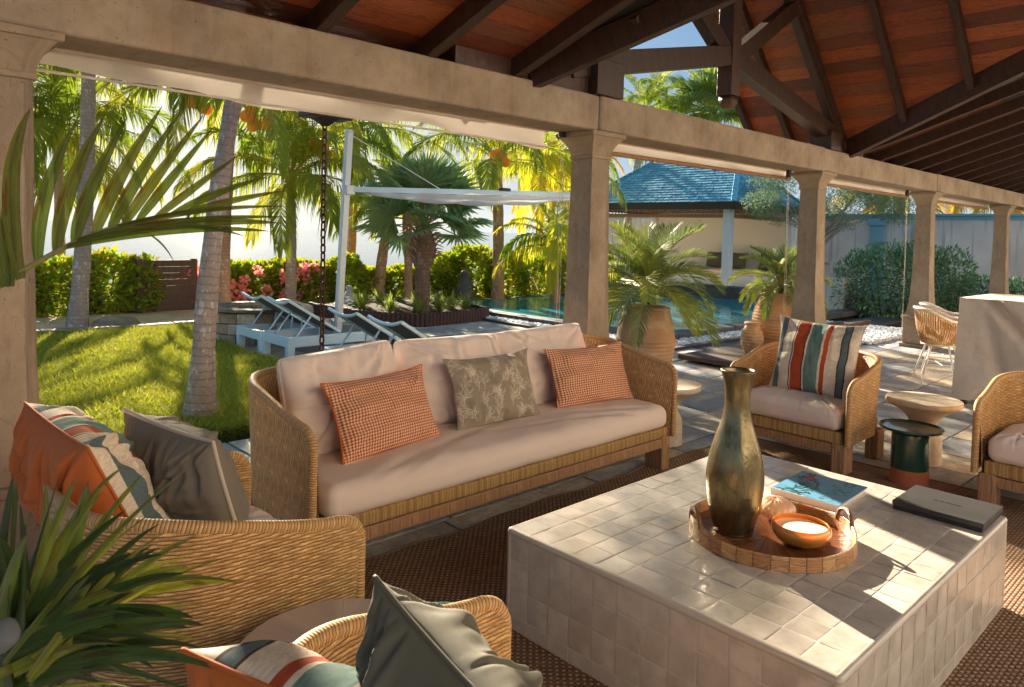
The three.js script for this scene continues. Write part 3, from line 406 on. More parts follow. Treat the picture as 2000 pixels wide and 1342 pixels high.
blind(13.42, 17.7, 2.47, 2.48, 'cream blind with wooden bar at the far right, above the low hedge', 0.3, true);
// ---------------------------------------------------------------- cushions and pillows
function puff(w, h, d, r, rise, s = 0, n = 14) { const lines = foldLines(w > 2 ? 22 : 10, s + 3); // upholstered block: rounded edges, crowned top and faces, slight creases; origin at the middle of its base
  const parts = [];
  for (const [ax, sg] of [[0, 1], [0, -1], [1, 1], [1, -1], [2, 1], [2, -1]]) {
    const nu = ax === 0 ? n : n * (w > 2 ? 10 : 5), nv = ax === 1 ? n * 3 : n;
    parts.push(gridGeo(nu, nv, (u, v) => {
      const e = t => { const k = t * 2 - 1; return Math.sign(k) * (1 - Math.pow(1 - Math.abs(k), 1.8)); }; const a = e(u), b = e(v);
      let p = ax === 0 ? [sg, b, -sg * a] : ax === 1 ? [a, sg, -sg * b] : [sg * a, b, sg];
      const hx = w / 2, hy = h / 2, hz = d / 2; const q = [p[0] * hx, p[1] * hy, p[2] * hz], c = [clamp(q[0], -hx + r, hx - r), clamp(q[1], -hy + r, hy - r), clamp(q[2], -hz + r, hz - r)];
      const dv = [q[0] - c[0], q[1] - c[1], q[2] - c[2]], L = Math.hypot(...dv) || 1; const o = [c[0] + dv[0] / L * r, c[1] + dv[1] / L * r, c[2] + dv[2] / L * r];
      const cx = o[0] / hx, cy = o[1] / hy, cz = o[2] / hz; const cr = (1 - cx ** 4) * (1 - cz ** 4);
      const wr = (cy > 0.2 ? 0.0075 * foldDepth(lines, cx, cz) * (1 - cx ** 8) : 0) + 0.014 * (noise3(o[0] * 7 + s, o[1] * 5, o[2] * 9, 3) - 0.5) + 0.006 * (noise3(o[0] * 21, o[2] * 17 + s, o[1] * 9, 5) - 0.5);
      o[1] += (cy > 0 ? rise * cr * cy : 0) + wr; o[2] += Math.sign(cz) * rise * 0.6 * (1 - cy * cy) * (Math.abs(cz) > 0.7 ? 1 : 0) * (1 - cx ** 6) + wr * 0.6; o[0] += Math.sign(cx) * rise * 0.4 * (1 - cy * cy) * (Math.abs(cx) > 0.9 ? 1 : 0);
      return [o[0], o[1] + hy, o[2], ax === 0 ? o[2] : o[0], ax === 1 ? o[2] : o[1]];
    }));
  }
  return merge(parts);
}
function foldLines(n, seed) { // creases that run in from the corners and seams: start, direction, length, width, depth
  const r = rng(seed * 13 + 5), out = [];
  for (let i = 0; i < n; i++) { const corner = r() < 0.6, sx = r() < 0.5 ? -1 : 1, top = r() < 0.65 ? 1 : -1; const x = corner ? sx * (0.97 - 0.25 * r()) : (r() * 2 - 1) * 0.9, y = corner ? top * 0.99 : top * 0.98; const tx = corner ? -sx * (0.1 + 0.5 * r()) : x + (r() - 0.5) * 0.7, ty = -top * (0.1 + 0.6 * r()); const L = Math.hypot(tx - x, ty - y), k = 0.45 + 0.5 * r(); out.push([x, y, (tx - x) / L, (ty - y) / L, L * k, 0.035 + 0.05 * r(), 0.5 + 0.6 * r(), (r() - 0.5) * 0.5]); }
  return out;
}
function foldDepth(list, a, b) { let z = 0; for (const [x, y, dx, dy, L, w, A, cv] of list) { const px = a - x, py = b - y, t = px * dx + py * dy; if (t < -0.05 || t > L) continue; const u = t / L, d = (px * -dy + py * dx) - cv * u * u * L, g = d / (w * (0.6 + 0.8 * u)); if (Math.abs(g) > 4) continue; z += A * Math.sin(Math.PI * Math.min(1, 0.12 + u * 0.88)) * (0.75 * Math.exp(-((g - 1.5) ** 2)) + 0.45 * Math.exp(-((g + 1.6) ** 2)) - Math.exp(-g * g)); } return z; }
function pillowShape(w, h, t, s, ears, crease, full = 0.62, pull = 0.075, folds = 0, foldA = 0.011) {
  const lines = [folds ? foldLines(folds, s) : [], folds ? foldLines(folds, s + 7) : []]; // returns f(u, v, side): a point on one side of a stuffed pillow; base at y = 0
  return (u0, v0, side) => { const u = 0.5 - 0.5 * Math.cos(u0 * Math.PI) * (0.75 + 0.25 * Math.abs(Math.cos(u0 * Math.PI))), v = 0.5 - 0.5 * Math.cos(v0 * Math.PI) * (0.75 + 0.25 * Math.abs(Math.cos(v0 * Math.PI)));
    const a = u * 2 - 1, b = v * 2 - 1, A = Math.abs(a), B = Math.abs(b);
    
    const x = w / 2 * a * (1 - pull * (1 - b * b) * A ** 3 + ears * (A * B) ** 6), y = h / 2 * b * (1 - pull * (1 - a * a) * B ** 3 + ears * (A * B) ** 6);
    const edge = Math.pow(Math.max(0, 1 - A ** 2.1), full) * Math.pow(Math.max(0, 1 - B ** 2.1), full);
    let z = t / 2 * edge * (1 + 0.10 * Math.sin(a * 1.7 + s) - 0.10 * b);
    const q = noise3(a * 1.1 + s, b * 1.1, s, 2) * 5, ridge = t => { const k = Math.sin(t); return k * Math.abs(k); }, tuck = (t, e, n, k) => ridge(t * n + q + k * s) * Math.exp(-(1 - e) / 0.30) * smooth(0, 0.06, 1 - e);
    const fold = tuck(a, (b + 1) / 2 * 0.5 + 0.5, 9, 1) * (b > 0 ? 1.0 : 0) + tuck(a, (1 - b) / 2 * 0.5 + 0.5, 8, 2) * (b < 0 ? 0.8 : 0) + tuck(b, (a + 1) / 2 * 0.5 + 0.5, 8, 3) * (a > 0 ? 0.9 : 0) + tuck(b, (1 - a) / 2 * 0.5 + 0.5, 9, 4) * (a < 0 ? 0.9 : 0) + (noise3(a * 2.2 + s, b * 1.7, side, 4) - 0.5) * 0.6 + ridge(a * 3.1 + b * 4.2 + q * 0.8 + side) * 0.10 + (noise3(a * 7 + s, b * 3.4, side + 2, 6) - 0.5) * 0.35;
    z += crease * fold * Math.min(1, edge * 2.2); if (folds) z += foldA * foldDepth(lines[side > 0 ? 0 : 1], a, b) * smooth(0, 0.25, edge);
    return [x, y + h / 2, side * z + side * 0.002 * (1 - edge)];
  };
}
function pillow(name, label, o) { // o: w h t at [x, y, z] yaw lean roll front back piping seed
  const t = thing(name, label, 'pillow', o.at, 0, o.group), f = pillowShape(o.w, o.h, o.t, o.seed || 1, o.ears ?? 0.03, o.crease ?? 0.01, o.full, o.pull, o.folds, o.foldA), N = o.folds ? 120 : 60;
  t.rotation.order = 'YXZ'; t.rotation.set(-(o.lean || 0), o.yaw || 0, o.roll || 0);
  obj('front_cover', gridGeo(N, N, (u, v) => { const p = f(u, v, 1); return [...p, o.metres ? p[0] : clamp(p[0] / o.w + 0.5), o.metres ? p[1] : clamp(p[1] / o.h)]; }), o.front, t);
  obj('back_cover', gridGeo(N, N, (u, v) => { const p = f(u, v, -1); return [...p, o.metres ? p[0] : clamp(p[0] / o.w + 0.5), o.metres ? p[1] : clamp(p[1] / o.h)]; }, true), o.back || o.front, t);
  if (o.piping) { const e = []; for (let k = 0; k < 4; k++) for (let i = 0; i < 24; i++) { const q = i / 24, [u, v] = [[q, 0], [1, q], [1 - q, 1], [0, 1 - q]][k]; const p = f(u, v, 1); e.push(V(p[0], p[1], 0)); } obj(o.pomTrim ? 'bobble_trim' : 'piping', sweep(e, o.pomTrim ? (q => 0.006 + 0.004 * Math.abs(Math.sin(q * 290))) : 0.0055, 6, true), o.piping, t); }
  return t;
}
// ---------------------------------------------------------------- wicker sofa and armchairs (local: x along the width, +z is the front)
function wickerSeat(t, w, d, hF, hB, base, seatY, mat, opt = {}) {
  const th = 0.042, rc = opt.corner ?? 0.26, path = [], hw = w / 2, zf = d / 2, zb = -d / 2; let L = 0;
  const add = (x, z, nx, nz) => { const q = path[path.length - 1]; if (q) L += Math.hypot(x - q.x, z - q.z); path.push({ x, z, nx, nz, s: L }); };
  for (let i = 0; i <= 34; i++) { const e = i / 34; add(-hw, lerp(zf, zb + rc, 1 - Math.pow(1 - e, 0.55) * 1), -1, 0); }
  path.length = 0; L = 0; const arm = d - rc; for (let i = 0; i <= 40; i++) { const q = i < 14 ? 0.11 * (1 - Math.cos(i / 14 * Math.PI / 2)) : 0.11 + (arm - 0.11) * (i - 14) / 26; add(-hw, zf - q, -1, 0); }
  for (let i = 1; i <= 16; i++) { const a = i / 16 * Math.PI / 2; add(-hw + rc - rc * Math.cos(a), zb + rc - rc * Math.sin(a), -Math.cos(a), -Math.sin(a)); }
  const nb = Math.max(10, Math.round((w - 2 * rc) / 0.06)); for (let i = 1; i <= nb; i++) add(lerp(-hw + rc, hw - rc, i / nb), zb, 0, -1);
  const half = path.slice(0, 57).reverse(); for (const p of half.slice(1)) add(-p.x, p.z, -p.nx, p.nz);
  const total = L, rr = 0.085, top = s => { const e = Math.min(s, total - s); const h = lerp(hF, hB, smooth(0.02, arm + rc * 0.8, e)); return e < rr ? h - rr + Math.sqrt(Math.max(0, rr * rr - (rr - e) ** 2)) : h; };
  const lean = 0.03, pt = (p, k, y, H) => { const out = lean * (y - base) / (hB - base); return [p.x + p.nx * (k + out), y, p.z + p.nz * (k + out)]; };
  const n = path.length, sec = 22; // section: outer face up, over the rim, inner face down
  const surf = gridGeo(n - 1, sec, (u, v) => {
    const p = path[Math.round(u * (n - 1))], H = top(p.s), i = Math.round(v * sec); let y, k;
    if (i <= 9) { y = lerp(base, H - th / 2, i / 9); k = th / 2; } else if (i >= 13) { y = lerp(H - th / 2, base + (opt.innerBase ?? 0), (i - 13) / 9); k = -th / 2; } else { const a = (i - 9) / 4 * Math.PI; k = th / 2 * Math.cos(a); y = H - th / 2 + th / 2 * Math.sin(a); }
    const bulge = 0.004 * (noise3(p.s * 6, y * 7, k * 30, 7) - 0.5); return [...pt(p, k + bulge, y, H), p.s, y + (i > 11 ? 0.3 : 0)];
  }, true);
  obj('woven_shell', surf, mat, t);
  const rim = []; const pts = path.map(p => { const q = pt(p, 0, top(p.s), 0); return V(...q); }); rim.push(V(pts[0].x, base, pts[0].z), V(pts[0].x, lerp(base, pts[0].y, 0.5), pts[0].z), ...pts, V(pts[n - 1].x, lerp(base, pts[n - 1].y, 0.5), pts[n - 1].z), V(pts[n - 1].x, base, pts[n - 1].z));
  obj('braided_rim', sweep(rim, th / 2 + 0.0015, 9), M.rim, t);
  obj('front_apron', box(-hw + 0.03, hw - 0.03, base, seatY - 0.155, zf - 0.05, zf - 0.004, 0.015), M.apron, t);
  obj('seat_base', [box(-hw + 0.05, hw - 0.05, base + 0.01, seatY - 0.16, zb + 0.04, zf - 0.06)], M.teak, t);
  for (const z of [zf - 0.0285, zb + 0.0275]) obj('rail', box(-hw + 0.02, hw - 0.02, base - 0.075, base - 0.004, z - 0.0165, z + 0.0165), M.teak, t);
  for (const [x, z] of [[-1, 1], [1, 1], [-1, -1], [1, -1]]) obj('leg', box(x * (hw - 0.05) - 0.05, x * (hw - 0.05) + 0.05, 0, base + 0.006, z > 0 ? zf - 0.16 : zb + 0.02, z > 0 ? zf - 0.006 : zb + 0.16, 0.01), M.teak, t);
  return t;
}
const sofa = thing('sofa', 'long wicker three-seat sofa with blush cushions, in front of the lawn and loungers', 'sofa', [3.1, 0, -3.44]);
wickerSeat(sofa, 2.86, 0.86, 0.76, 0.885, 0.245, 0.475, M.wickerGrey, { corner: 0.3 });
{ const s = obj('seat_cushion', puff(2.74, 0.165, 0.80, 0.06, 0.022, 3), M.cushion, sofa); s.position.set(0, 0.315, 0.045); }
[[2.19, 0.75, 0.08, 0.055, 'blush back cushion at the left end of the sofa, behind the first checked pillow'], [2.985, 0.81, -0.03, -0.012, 'blush back cushion in the middle of the sofa, behind the taupe twig pillow'], [3.88, 0.92, 0.02, 0.012, 'blush back cushion at the right end of the sofa, behind the second checked pillow']].forEach(([x, w, yaw, roll, label], i) => {
  pillow('back_cushion', label, { w, h: 0.565, t: 0.27, full: 0.27, pull: 0.02, piping: M.cushionBack, at: [x, 0.462, -3.60 + [0.035, 0, -0.012][i]], yaw, lean: 0.22 + 0.03 * i, roll, front: M.cushionBack, metres: true, seed: i * 2.3 + 1, ears: -0.035, crease: 0.018, folds: 9, group: 'back cushions on the sofa' });
});
pillow('throw_pillow', 'orange and pink checked pillow with orange back at the left end of the sofa', { w: 0.70, h: 0.435, t: 0.19, at: [2.30, 0.485, -3.29], yaw: 0.12, lean: 0.42, roll: 0.02, front: M.gingham, back: M.velvetOrange, piping: M.pipingOrange, folds: 7, foldA: 0.006, seed: 4, crease: 0.012 });
pillow('throw_pillow', 'taupe pillow printed with cream twigs, in the middle of the sofa', { w: 0.70, h: 0.445, t: 0.19, at: [3.13, 0.49, -3.34], yaw: 0.0, lean: 0.33, roll: 0.0, front: M.branch, back: M.cushion, folds: 8, foldA: 0.007, seed: 6, crease: 0.014, ears: 0.05 });
pillow('throw_pillow', 'shaded rust checked pillow leaning in the right corner of the sofa', { w: 0.76, h: 0.43, t: 0.19, at: [4.06, 0.485, -3.33], yaw: -0.10, lean: 0.36, roll: 0, front: M.gingham, back: M.velvetOrange, folds: 7, foldA: 0.006, seed: 9, crease: 0.013 });

function armchair(label, x, z, turn, seed) {
  const t = thing('armchair', label, 'armchair', [x, 0, z], turn, 'barrel wicker armchairs round the tiled table');
  wickerSeat(t, 0.90, 0.80, 0.68, 0.80, 0.225, 0.47, M.wicker, { corner: 0.36 });
  const c = obj('seat_cushion', (() => { const g = puff(0.80, 0.17, 0.74, 0.055, 0.018, seed), p = g.attributes.position; for (let i = 0; i < p.count; i++) { const zz = p.getZ(i); if (zz < 0) p.setX(i, p.getX(i) * Math.sqrt(Math.max(0.2, 1 - 0.55 * (zz / 0.37) ** 2))); } g.computeVertexNormals(); return g; })(), M.cushion, t); c.position.set(0, 0.312, 0.04);
  return t;
}
armchair('wicker armchair across the tiled table, holding one striped pillow', 5.77, -2.55, -Math.PI / 2, 1);
armchair('wicker armchair cut by the right edge, right of the green ceramic stool', 5.86, -0.84, -Math.PI / 2, 5);
armchair('wicker armchair at the left with a grey velvet pillow and a striped orange-backed pillow', 1.0, -2.68, Math.PI / 2, 8);
armchair('nearest wicker armchair at the bottom of the picture with an olive velvet pillow', 1.0, -0.99, Math.PI / 2, 11);
pillow('striped_pillow', 'cream pillow with rust and sage stripes standing on the armchair across the table', { w: 0.66, h: 0.60, t: 0.2, at: [5.70, 0.475, -2.52], yaw: -Math.PI / 2 + 0.05, lean: 0.27, roll: -0.03, front: M.stripe, back: M.velvetOrange, piping: M.trimCream, folds: 7, foldA: 0.006, seed: 2, crease: 0.014 });
pillow('pillow', 'orange velvet back of a striped pillow at the left edge, leaning in the left armchair', { w: 0.66, h: 0.60, t: 0.34, at: [0.86, 0.46, -2.93], yaw: Math.PI / 2 + 0.06, lean: 0.46, roll: 0.04, front: M.stripe, back: M.velvetOrange, piping: M.velvetOrange, folds: 30, foldA: 0.017, full: 0.5, pull: 0.06, ears: 0.01, seed: 12, crease: 0.014 });
pillow('pillow', 'grey-brown velvet pillow with pale bobble trim in the left armchair', { w: 0.56, h: 0.50, t: 0.27, at: [1.10, 0.48, -2.88], yaw: Math.PI / 2 + 0.22, lean: 0.34, roll: 0.05, front: M.velvetGrey, back: M.velvetGrey, piping: M.trimCream, pomTrim: true, folds: 22, foldA: 0.015, full: 0.5, pull: 0.05, ears: 0.01, seed: 15, crease: 0.014 });
pillow('pillow', 'olive velvet pillow with deep creases, in the nearest armchair', { w: 0.43, h: 0.58, t: 0.32, folds: 26, foldA: 0.013, at: [0.92, 0.46, -1.10], yaw: Math.PI / 2 - 0.02, lean: 0.28, roll: 0.32, front: M.velvetOlive, back: M.velvetOlive, piping: M.velvetOlive, seed: 21, crease: 0.016, ears: 0.01, pull: 0.05, full: 0.55 });
pillow('pillow', 'striped pillow with orange edge cut by the bottom of the picture, in the nearest armchair', { w: 0.60, h: 0.52, t: 0.30, at: [0.84, 0.46, -1.17], yaw: Math.PI / 2 + 0.35, lean: 0.52, roll: 0.0, front: M.stripe, back: M.velvetOrange, piping: M.velvetOrange, folds: 12, full: 0.5, pull: 0.05, ears: 0.01, seed: 25, crease: 0.012 });

// ---------------------------------------------------------------- tiled coffee table
{
  const X0 = 2.142, X1 = 4.03, Z0 = -2.235, Z1 = -0.82, HT = 0.44, NX = 15, NZ = 12, th = 0.009, r = rng(77), e = 0.018;
  const t = thing('coffee_table', 'large low square table covered in glossy pale tiles, in the middle of the seats', 'coffee table', [X0, 0, Z0]);
  const w = X1 - X0, d = Z1 - Z0;
  obj('grout_body', box(0.007, w - 0.007, 0.0, HT - 0.0012, 0.007, d - 0.007, 0.012), M.grout, t);
  const edge = []; { const c = [[e, e], [w - e, e], [w - e, d - e], [e, d - e]]; for (let k = 0; k < 4; k++) { const a = c[k], b = c[(k + 1) % 4]; edge.push(sweep([V(a[0], HT - e + 0.001, a[1]), V(b[0], HT - e + 0.001, b[1])], e, 16)); edge.push(new THREE.SphereGeometry(e, 14, 10).translate(a[0], HT - e + 0.001, a[1])); } for (const [x, z] of [[e, d - e], [e, e], [w - e, d - e], [w - e, e]]) edge.push(sweep([V(x, 0.0, z), V(x, HT - e, z)], e - 0.001, 14)); }
  obj('edge_trim', edge, phys({ color: lin(0.56, 0.49, 0.40), roughness: 0.35, clearcoat: 0.2, bumpMap: M.tileTop[0].bumpMap, bumpScale: 0.001 }), t);
  const tileGeo = (a, b, seed) => { const q = rng(seed), n = 8, c = [q(), q(), q(), q()], ks = [0, 0.025, 0.12, 0.3, 0.5, 0.7, 0.88, 0.975, 1]; return gridGeo(n, n, (u, v) => { const i = Math.round(u * n), j = Math.round(v * n), uu = ks[i], vv = ks[j], rim = i === 0 || j === 0 || i === n || j === n; const wob = 0.0010 * (noise(uu * 2.6 + seed, vv * 2.6, 0, 0, 3) - 0.5), ex = 0.0016 * (noise(vv * 4 + seed * 3, i, 0, 0, 6) - 0.5) * (i === 0 || i === n ? 1 : 0), ez = 0.0016 * (noise(uu * 4 + seed * 5, j, 0, 0, 8) - 0.5) * (j === 0 || j === n ? 1 : 0); const y = wob + 0.0008 * ((c[0] - 0.5) * (uu - 0.5) + (c[1] - 0.5) * (vv - 0.5)) * 2 - (rim ? 0.0011 : 0); const x = (uu - 0.5) * a + ex, z = -(vv - 0.5) * b + ez; return [x, y, z, x + seed * 0.37, z + seed * 0.53]; }); };
  const tx = (w - 2 * e) / NX, tz = (d - 2 * e) / NZ, topG = [0, 1, 2, 3, 4, 5, 6, 7].map(k => tileGeo(tx - 0.0035, tz - 0.0035, k + 1));
  for (let i = 0; i < NX; i++) for (let j = 0; j < NZ; j++) { const m = obj('tile', topG[Math.floor(r() * 8)], M.tileTop[Math.floor(r() * 5)], t); m.position.set(e + tx * (i + 0.5), HT + 0.0005 + (r() - 0.5) * 0.0016, e + tz * (j + 0.5)); m.rotation.set((r() - 0.5) * 0.007, Math.floor(r() * 2) * Math.PI, (r() - 0.5) * 0.007); }
  const hRows = [0.012, 0.074, 0.192, 0.31, HT - 0.022];
  const side = (n, len, put) => { const s = (len - 2 * e) / n; for (let k = 0; k < 4; k++) { const b = hRows[k + 1] - hRows[k], g = [0, 1, 2].map(q => tileGeo(s - 0.0045, b - 0.0045, q + 20 + k * 5)); for (let i = 0; i < n; i++) { const m = obj('tile', g[Math.floor(r() * 3)], M.tileSide[Math.floor(r() * 4)], t); put(m, e + s * (i + 0.5), (hRows[k] + hRows[k + 1]) / 2); } } };
  side(12, d, (m, s, y) => { m.position.set(0.0045, y, s); m.rotation.set(0, 0, Math.PI / 2); m.rotation.order = 'YXZ'; m.rotation.set(Math.PI / 2, -Math.PI / 2, 0); });
  side(15, w, (m, s, y) => { m.position.set(s, y, d - 0.0045); m.rotation.set(Math.PI / 2, 0, 0); });
}
// ---------------------------------------------------------------- rug
{
  const t = thing('rug', 'large brown woven rug under the table and armchairs', 'rug', [0, 0, 0]);
  const edgeZ = x => -3.13 + 0.018 * Math.sin(x * 5.3) + 0.012 * Math.sin(x * 12.1 + 1);
  obj('woven_field', gridGeo(90, 60, (u, v) => { const x = lerp(0.55, 5.78, u), z = lerp(0.6, edgeZ(x), v); return [x, 0.012 + 0.002 * noise(x * 3, z * 3, 0, 0, 3) + (v > 0.97 ? 0.006 * noise(x * 4, 2, 0, 0, 7) : 0), z, x, z]; }), M.rug, t);
  const e = []; for (let i = 0; i <= 120; i++) { const x = lerp(0.55, 5.78, i / 120); e.push(V(x, 0.014, edgeZ(x))); }
  obj('bound_edge', [sweep(e, 0.008, 6), sweep([V(5.78, 0.012, edgeZ(5.78)), V(5.78, 0.012, 0.6)], 0.008, 6)], M.rugTrim, t);
}
// ---------------------------------------------------------------- side tables, stools
function stoneTable(label, x, z, r0 = 0.28) { const t = thing('side_table', label, 'side table', [x, 0, z], 0, 'round stone side tables'); obj('table_top', lathe(smoothProfile([[0.001, 0.503], [r0 * 0.9, 0.503], [r0 * 0.985, 0.496], [r0, 0.478], [r0 * 0.95, 0.458], [r0 * 0.6, 0.40], [0.11, 0.345], [0.085, 0.30]], 40), 56), M.paleStone, t); obj('pedestal', lathe(smoothProfile([[0.085, 0.302], [0.10, 0.27], [0.128, 0.22], [0.135, 0.15], [0.135, 0.03], [0.12, 0.004], [0.001, 0.0]], 30), 48), M.paleStone, t); return t; }
stoneTable('pale stone pedestal table behind the green ceramic stool', 6.22, -1.85, 0.265);
stoneTable('pale round table top between the two near armchairs, behind the olive pillow', 1.08, -1.80, 0.29);
stoneTable('pale round table half hidden behind the right end of the sofa', 5.06, -3.42, 0.28);
function stool(label, x, z, m, foot, r0) { const t = thing('ceramic_stool', label, 'stool', [x, 0, z]); obj('stool_top', lathe(smoothProfile([[0.001, 0.402], [r0 * 0.8, 0.402], [r0 * 0.9, 0.408], [r0 * 0.985, 0.414], [r0, 0.406], [r0 * 0.95, 0.392], [0.125, 0.372], [0.12, 0.36]], 40), 56), m, t); obj('barrel', lathe([[0.12, 0.365], [0.1215, 0.34], [0.122, 0.16], [0.12, 0.118]], 48), m, t); obj('foot', lathe([[0.12, 0.118], [0.124, 0.112], [0.124, 0.006], [0.118, 0], [0.001, 0]], 48), foot, t); return t; }
stool('dark green glazed stool with terracotta foot, in front of the stone pedestal table', 5.60, -1.74, M.greenGlaze, M.terracotta, 0.205);
stool('teal glazed stool peeking out behind the olive velvet pillow', 1.45, -1.80, M.tealGlaze, M.terracotta, 0.2);

// ---------------------------------------------------------------- on the coffee table
const TT = 0.4415;
{
  const cx = 2.93, cz = -1.44, ang = -0.70;
  const t = thing('tray', 'round wooden tray with two loop handles holding the vase and candles', 'tray', [cx, TT, cz], ang); const R0 = 0.335, S = 64;
  obj('tray_base', lathe([[0.001, 0.012], [R0 - 0.012, 0.012], [R0 - 0.012, 0.0], [0.001, 0]], S), M.trayDark, t);
  const wall = (r, y0, y1, fl) => gridGeo(S, 4, (u, v) => { const a = u * 2 * Math.PI, y = lerp(y0, y1(a), v); return [Math.cos(a) * r, y, Math.sin(a) * r, y, a * r]; }, fl);
  const lift = a => 0.058 + 0.046 * Math.pow(Math.max(0, Math.abs(Math.cos(a))), 14) * 0.5;
  const staves = []; for (let k = 0; k < 32; k++) { const a0 = k / 32 * 2 * Math.PI + 0.004, a1 = (k + 1) / 32 * 2 * Math.PI - 0.004, q = (r, a, y) => [Math.cos(a) * r, y, Math.sin(a) * r]; staves.push(gridGeo(4, 8, (u, v) => { const a = lerp(a0, a1, u), i = v * 8; const [r, y] = i <= 1 ? [R0 - 0.012, lerp(0.002, 0.02, i)] : i <= 3 ? [R0 - 0.012, lerp(0.02, lift(a) - 0.003, (i - 1) / 2)] : i <= 5 ? [lerp(R0 - 0.010, R0 - 0.002, (i - 3) / 2), lift(a)] : [R0, lerp(lift(a) - 0.002, 0.001, (i - 5) / 3)]; return [...q(r, a, y), y, a * R0 + k * 0.31]; })); }
  for (let k = 0; k < 32; k++) obj('stave', staves[k], k % 3 === 1 ? M.trayWood2 ??= M.wood(0.54, 0.25, 0.085, 0.28, 0.12, 0.5) : k % 3 ? M.trayWood : M.trayWood3 ??= M.wood(0.70, 0.40, 0.17, 0.28, 0.12, 0.5), t);
  for (const s of [0, Math.PI]) { const p = []; for (let i = 0; i <= 16; i++) { const q = i / 16 * 2 - 1, a = s + q * 0.19; p.push(V(Math.cos(a) * (R0 - 0.006), 0.056 + 0.062 * Math.sqrt(Math.max(0, 1 - q * q)), Math.sin(a) * (R0 - 0.006))); } obj('handle', sweep(p, 0.0095, 10), M.handleWood, t); }
  const v = thing('vase', 'tall hammered bronze vase with flared neck standing on the tray', 'vase', [2.845, TT + 0.012, -1.565]);
  obj('vase_body', lathe(smoothProfile([[0.001, 0.0], [0.074, 0.002], [0.082, 0.012], [0.096, 0.06], [0.112, 0.13], [0.12, 0.20], [0.118, 0.265], [0.103, 0.345], [0.082, 0.415], [0.063, 0.475], [0.053, 0.53], [0.0515, 0.575], [0.056, 0.62], [0.065, 0.66], [0.072, 0.682]], 90), 64), M.bronze, v);
  obj('rim', lathe(smoothProfile([[0.072, 0.681], [0.0745, 0.686], [0.072, 0.69], [0.062, 0.689], [0.054, 0.66], [0.045, 0.60], [0.043, 0.55]], 20), 64), M.bronze, v);
  const b = thing('candle', 'wide amber glass bowl candle at the front of the tray', 'candle', [2.945, TT + 0.013, -1.315]);
  obj('glass_bowl', lathe(smoothProfile([[0.001, 0.0], [0.06, 0.001], [0.095, 0.015], [0.117, 0.045], [0.118, 0.066], [0.111, 0.079], [0.106, 0.081], [0.104, 0.077], [0.112, 0.062], [0.110, 0.045], [0.09, 0.02], [0.05, 0.009], [0.001, 0.008]], 60), 64), M.amber, b);
  obj('wax', lathe([[0.001, 0.063], [0.106, 0.062], [0.110, 0.058], [0.106, 0.044], [0.086, 0.021], [0.05, 0.0105], [0.001, 0.0095]], 48), M.wax, b);
  for (const [x, z] of [[-0.03, 0.01], [0.03, -0.012]]) obj('wick', sweep([V(x, 0.06, z), V(x + 0.002, 0.076, z)], 0.0016, 6), M.trimCream, b);
  const k = thing('ribbed_candle', 'small ribbed glass candle behind the amber bowl on the tray', 'candle', [3.10, TT + 0.013, -1.50]); k.scale.setScalar(1.12);
  obj('ribbed_glass', gridGeo(96, 22, (u, w) => { const a = u * 2 * Math.PI, f = w * Math.PI, rr = (0.072 * Math.sin(f * 0.98 + 0.03)) * (1 + 0.06 * Math.abs(Math.sin(a * 9))), y = 0.046 - 0.046 * Math.cos(f) * (1 - 0.12 * Math.abs(Math.sin(a * 9))); return [Math.cos(a) * rr, y, Math.sin(a) * rr]; }, true), M.ribGlass, k);
  obj('wax_core', lathe(smoothProfile([[0.001, 0.012], [0.04, 0.018], [0.055, 0.04], [0.04, 0.06], [0.001, 0.062]], 16), 30), M.wax, k);
}
{
  const bk = thing('book', 'hardback book with blue floral cover behind the tray', 'book', [3.62, TT, -1.53], 0.03);
  obj('page_block', box(-0.185, 0.182, 0.004, 0.03, -0.16, 0.155, 0.002), M.paper, bk); obj('back_cover', box(-0.19, 0.19, 0, 0.004, -0.165, 0.163, 0.001), M.paper, bk);
  const c = new THREE.BoxGeometry(0.38, 0.004, 0.328); c.translate(0, 0.032, 0); obj('front_cover', c, M.book, bk); obj('spine', box(-0.192, -0.185, 0, 0.034, -0.165, 0.163, 0.002), M.paper, bk);
  const bb = thing('flat_box', 'flat black stone-grey box at the far right corner of the table', 'box', [3.86, TT, -1.03], 0.0);
  obj('box_base', box(-0.16, 0.165, 0, 0.018, -0.185, 0.185, 0.002), M.blackBoxSide, bb); obj('lid', box(-0.163, 0.168, 0.0185, 0.042, -0.188, 0.188, 0.003), M.blackBox, bb);
  const marks = [], r = rng(3); for (let i = 0; i < 13; i++) { const z = -0.055 + i * 0.009, a = r() * 3; marks.push(bar(V(-0.012 + 0.004 * r(), 0.0424, z), V(0.008 + 0.006 * r(), 0.0424, z + (r() - 0.5) * 0.012), 0.002, 0.0006, V(0, 1, 0), 0.0001)); if (a > 1.2) marks.push(bar(V(0, 0.0424, z - 0.003), V(0.002, 0.0424, z + 0.004), 0.0018, 0.0006, V(0, 1, 0), 0.0001)); }
  obj('lettering', marks, M.goldLine, bb);
}
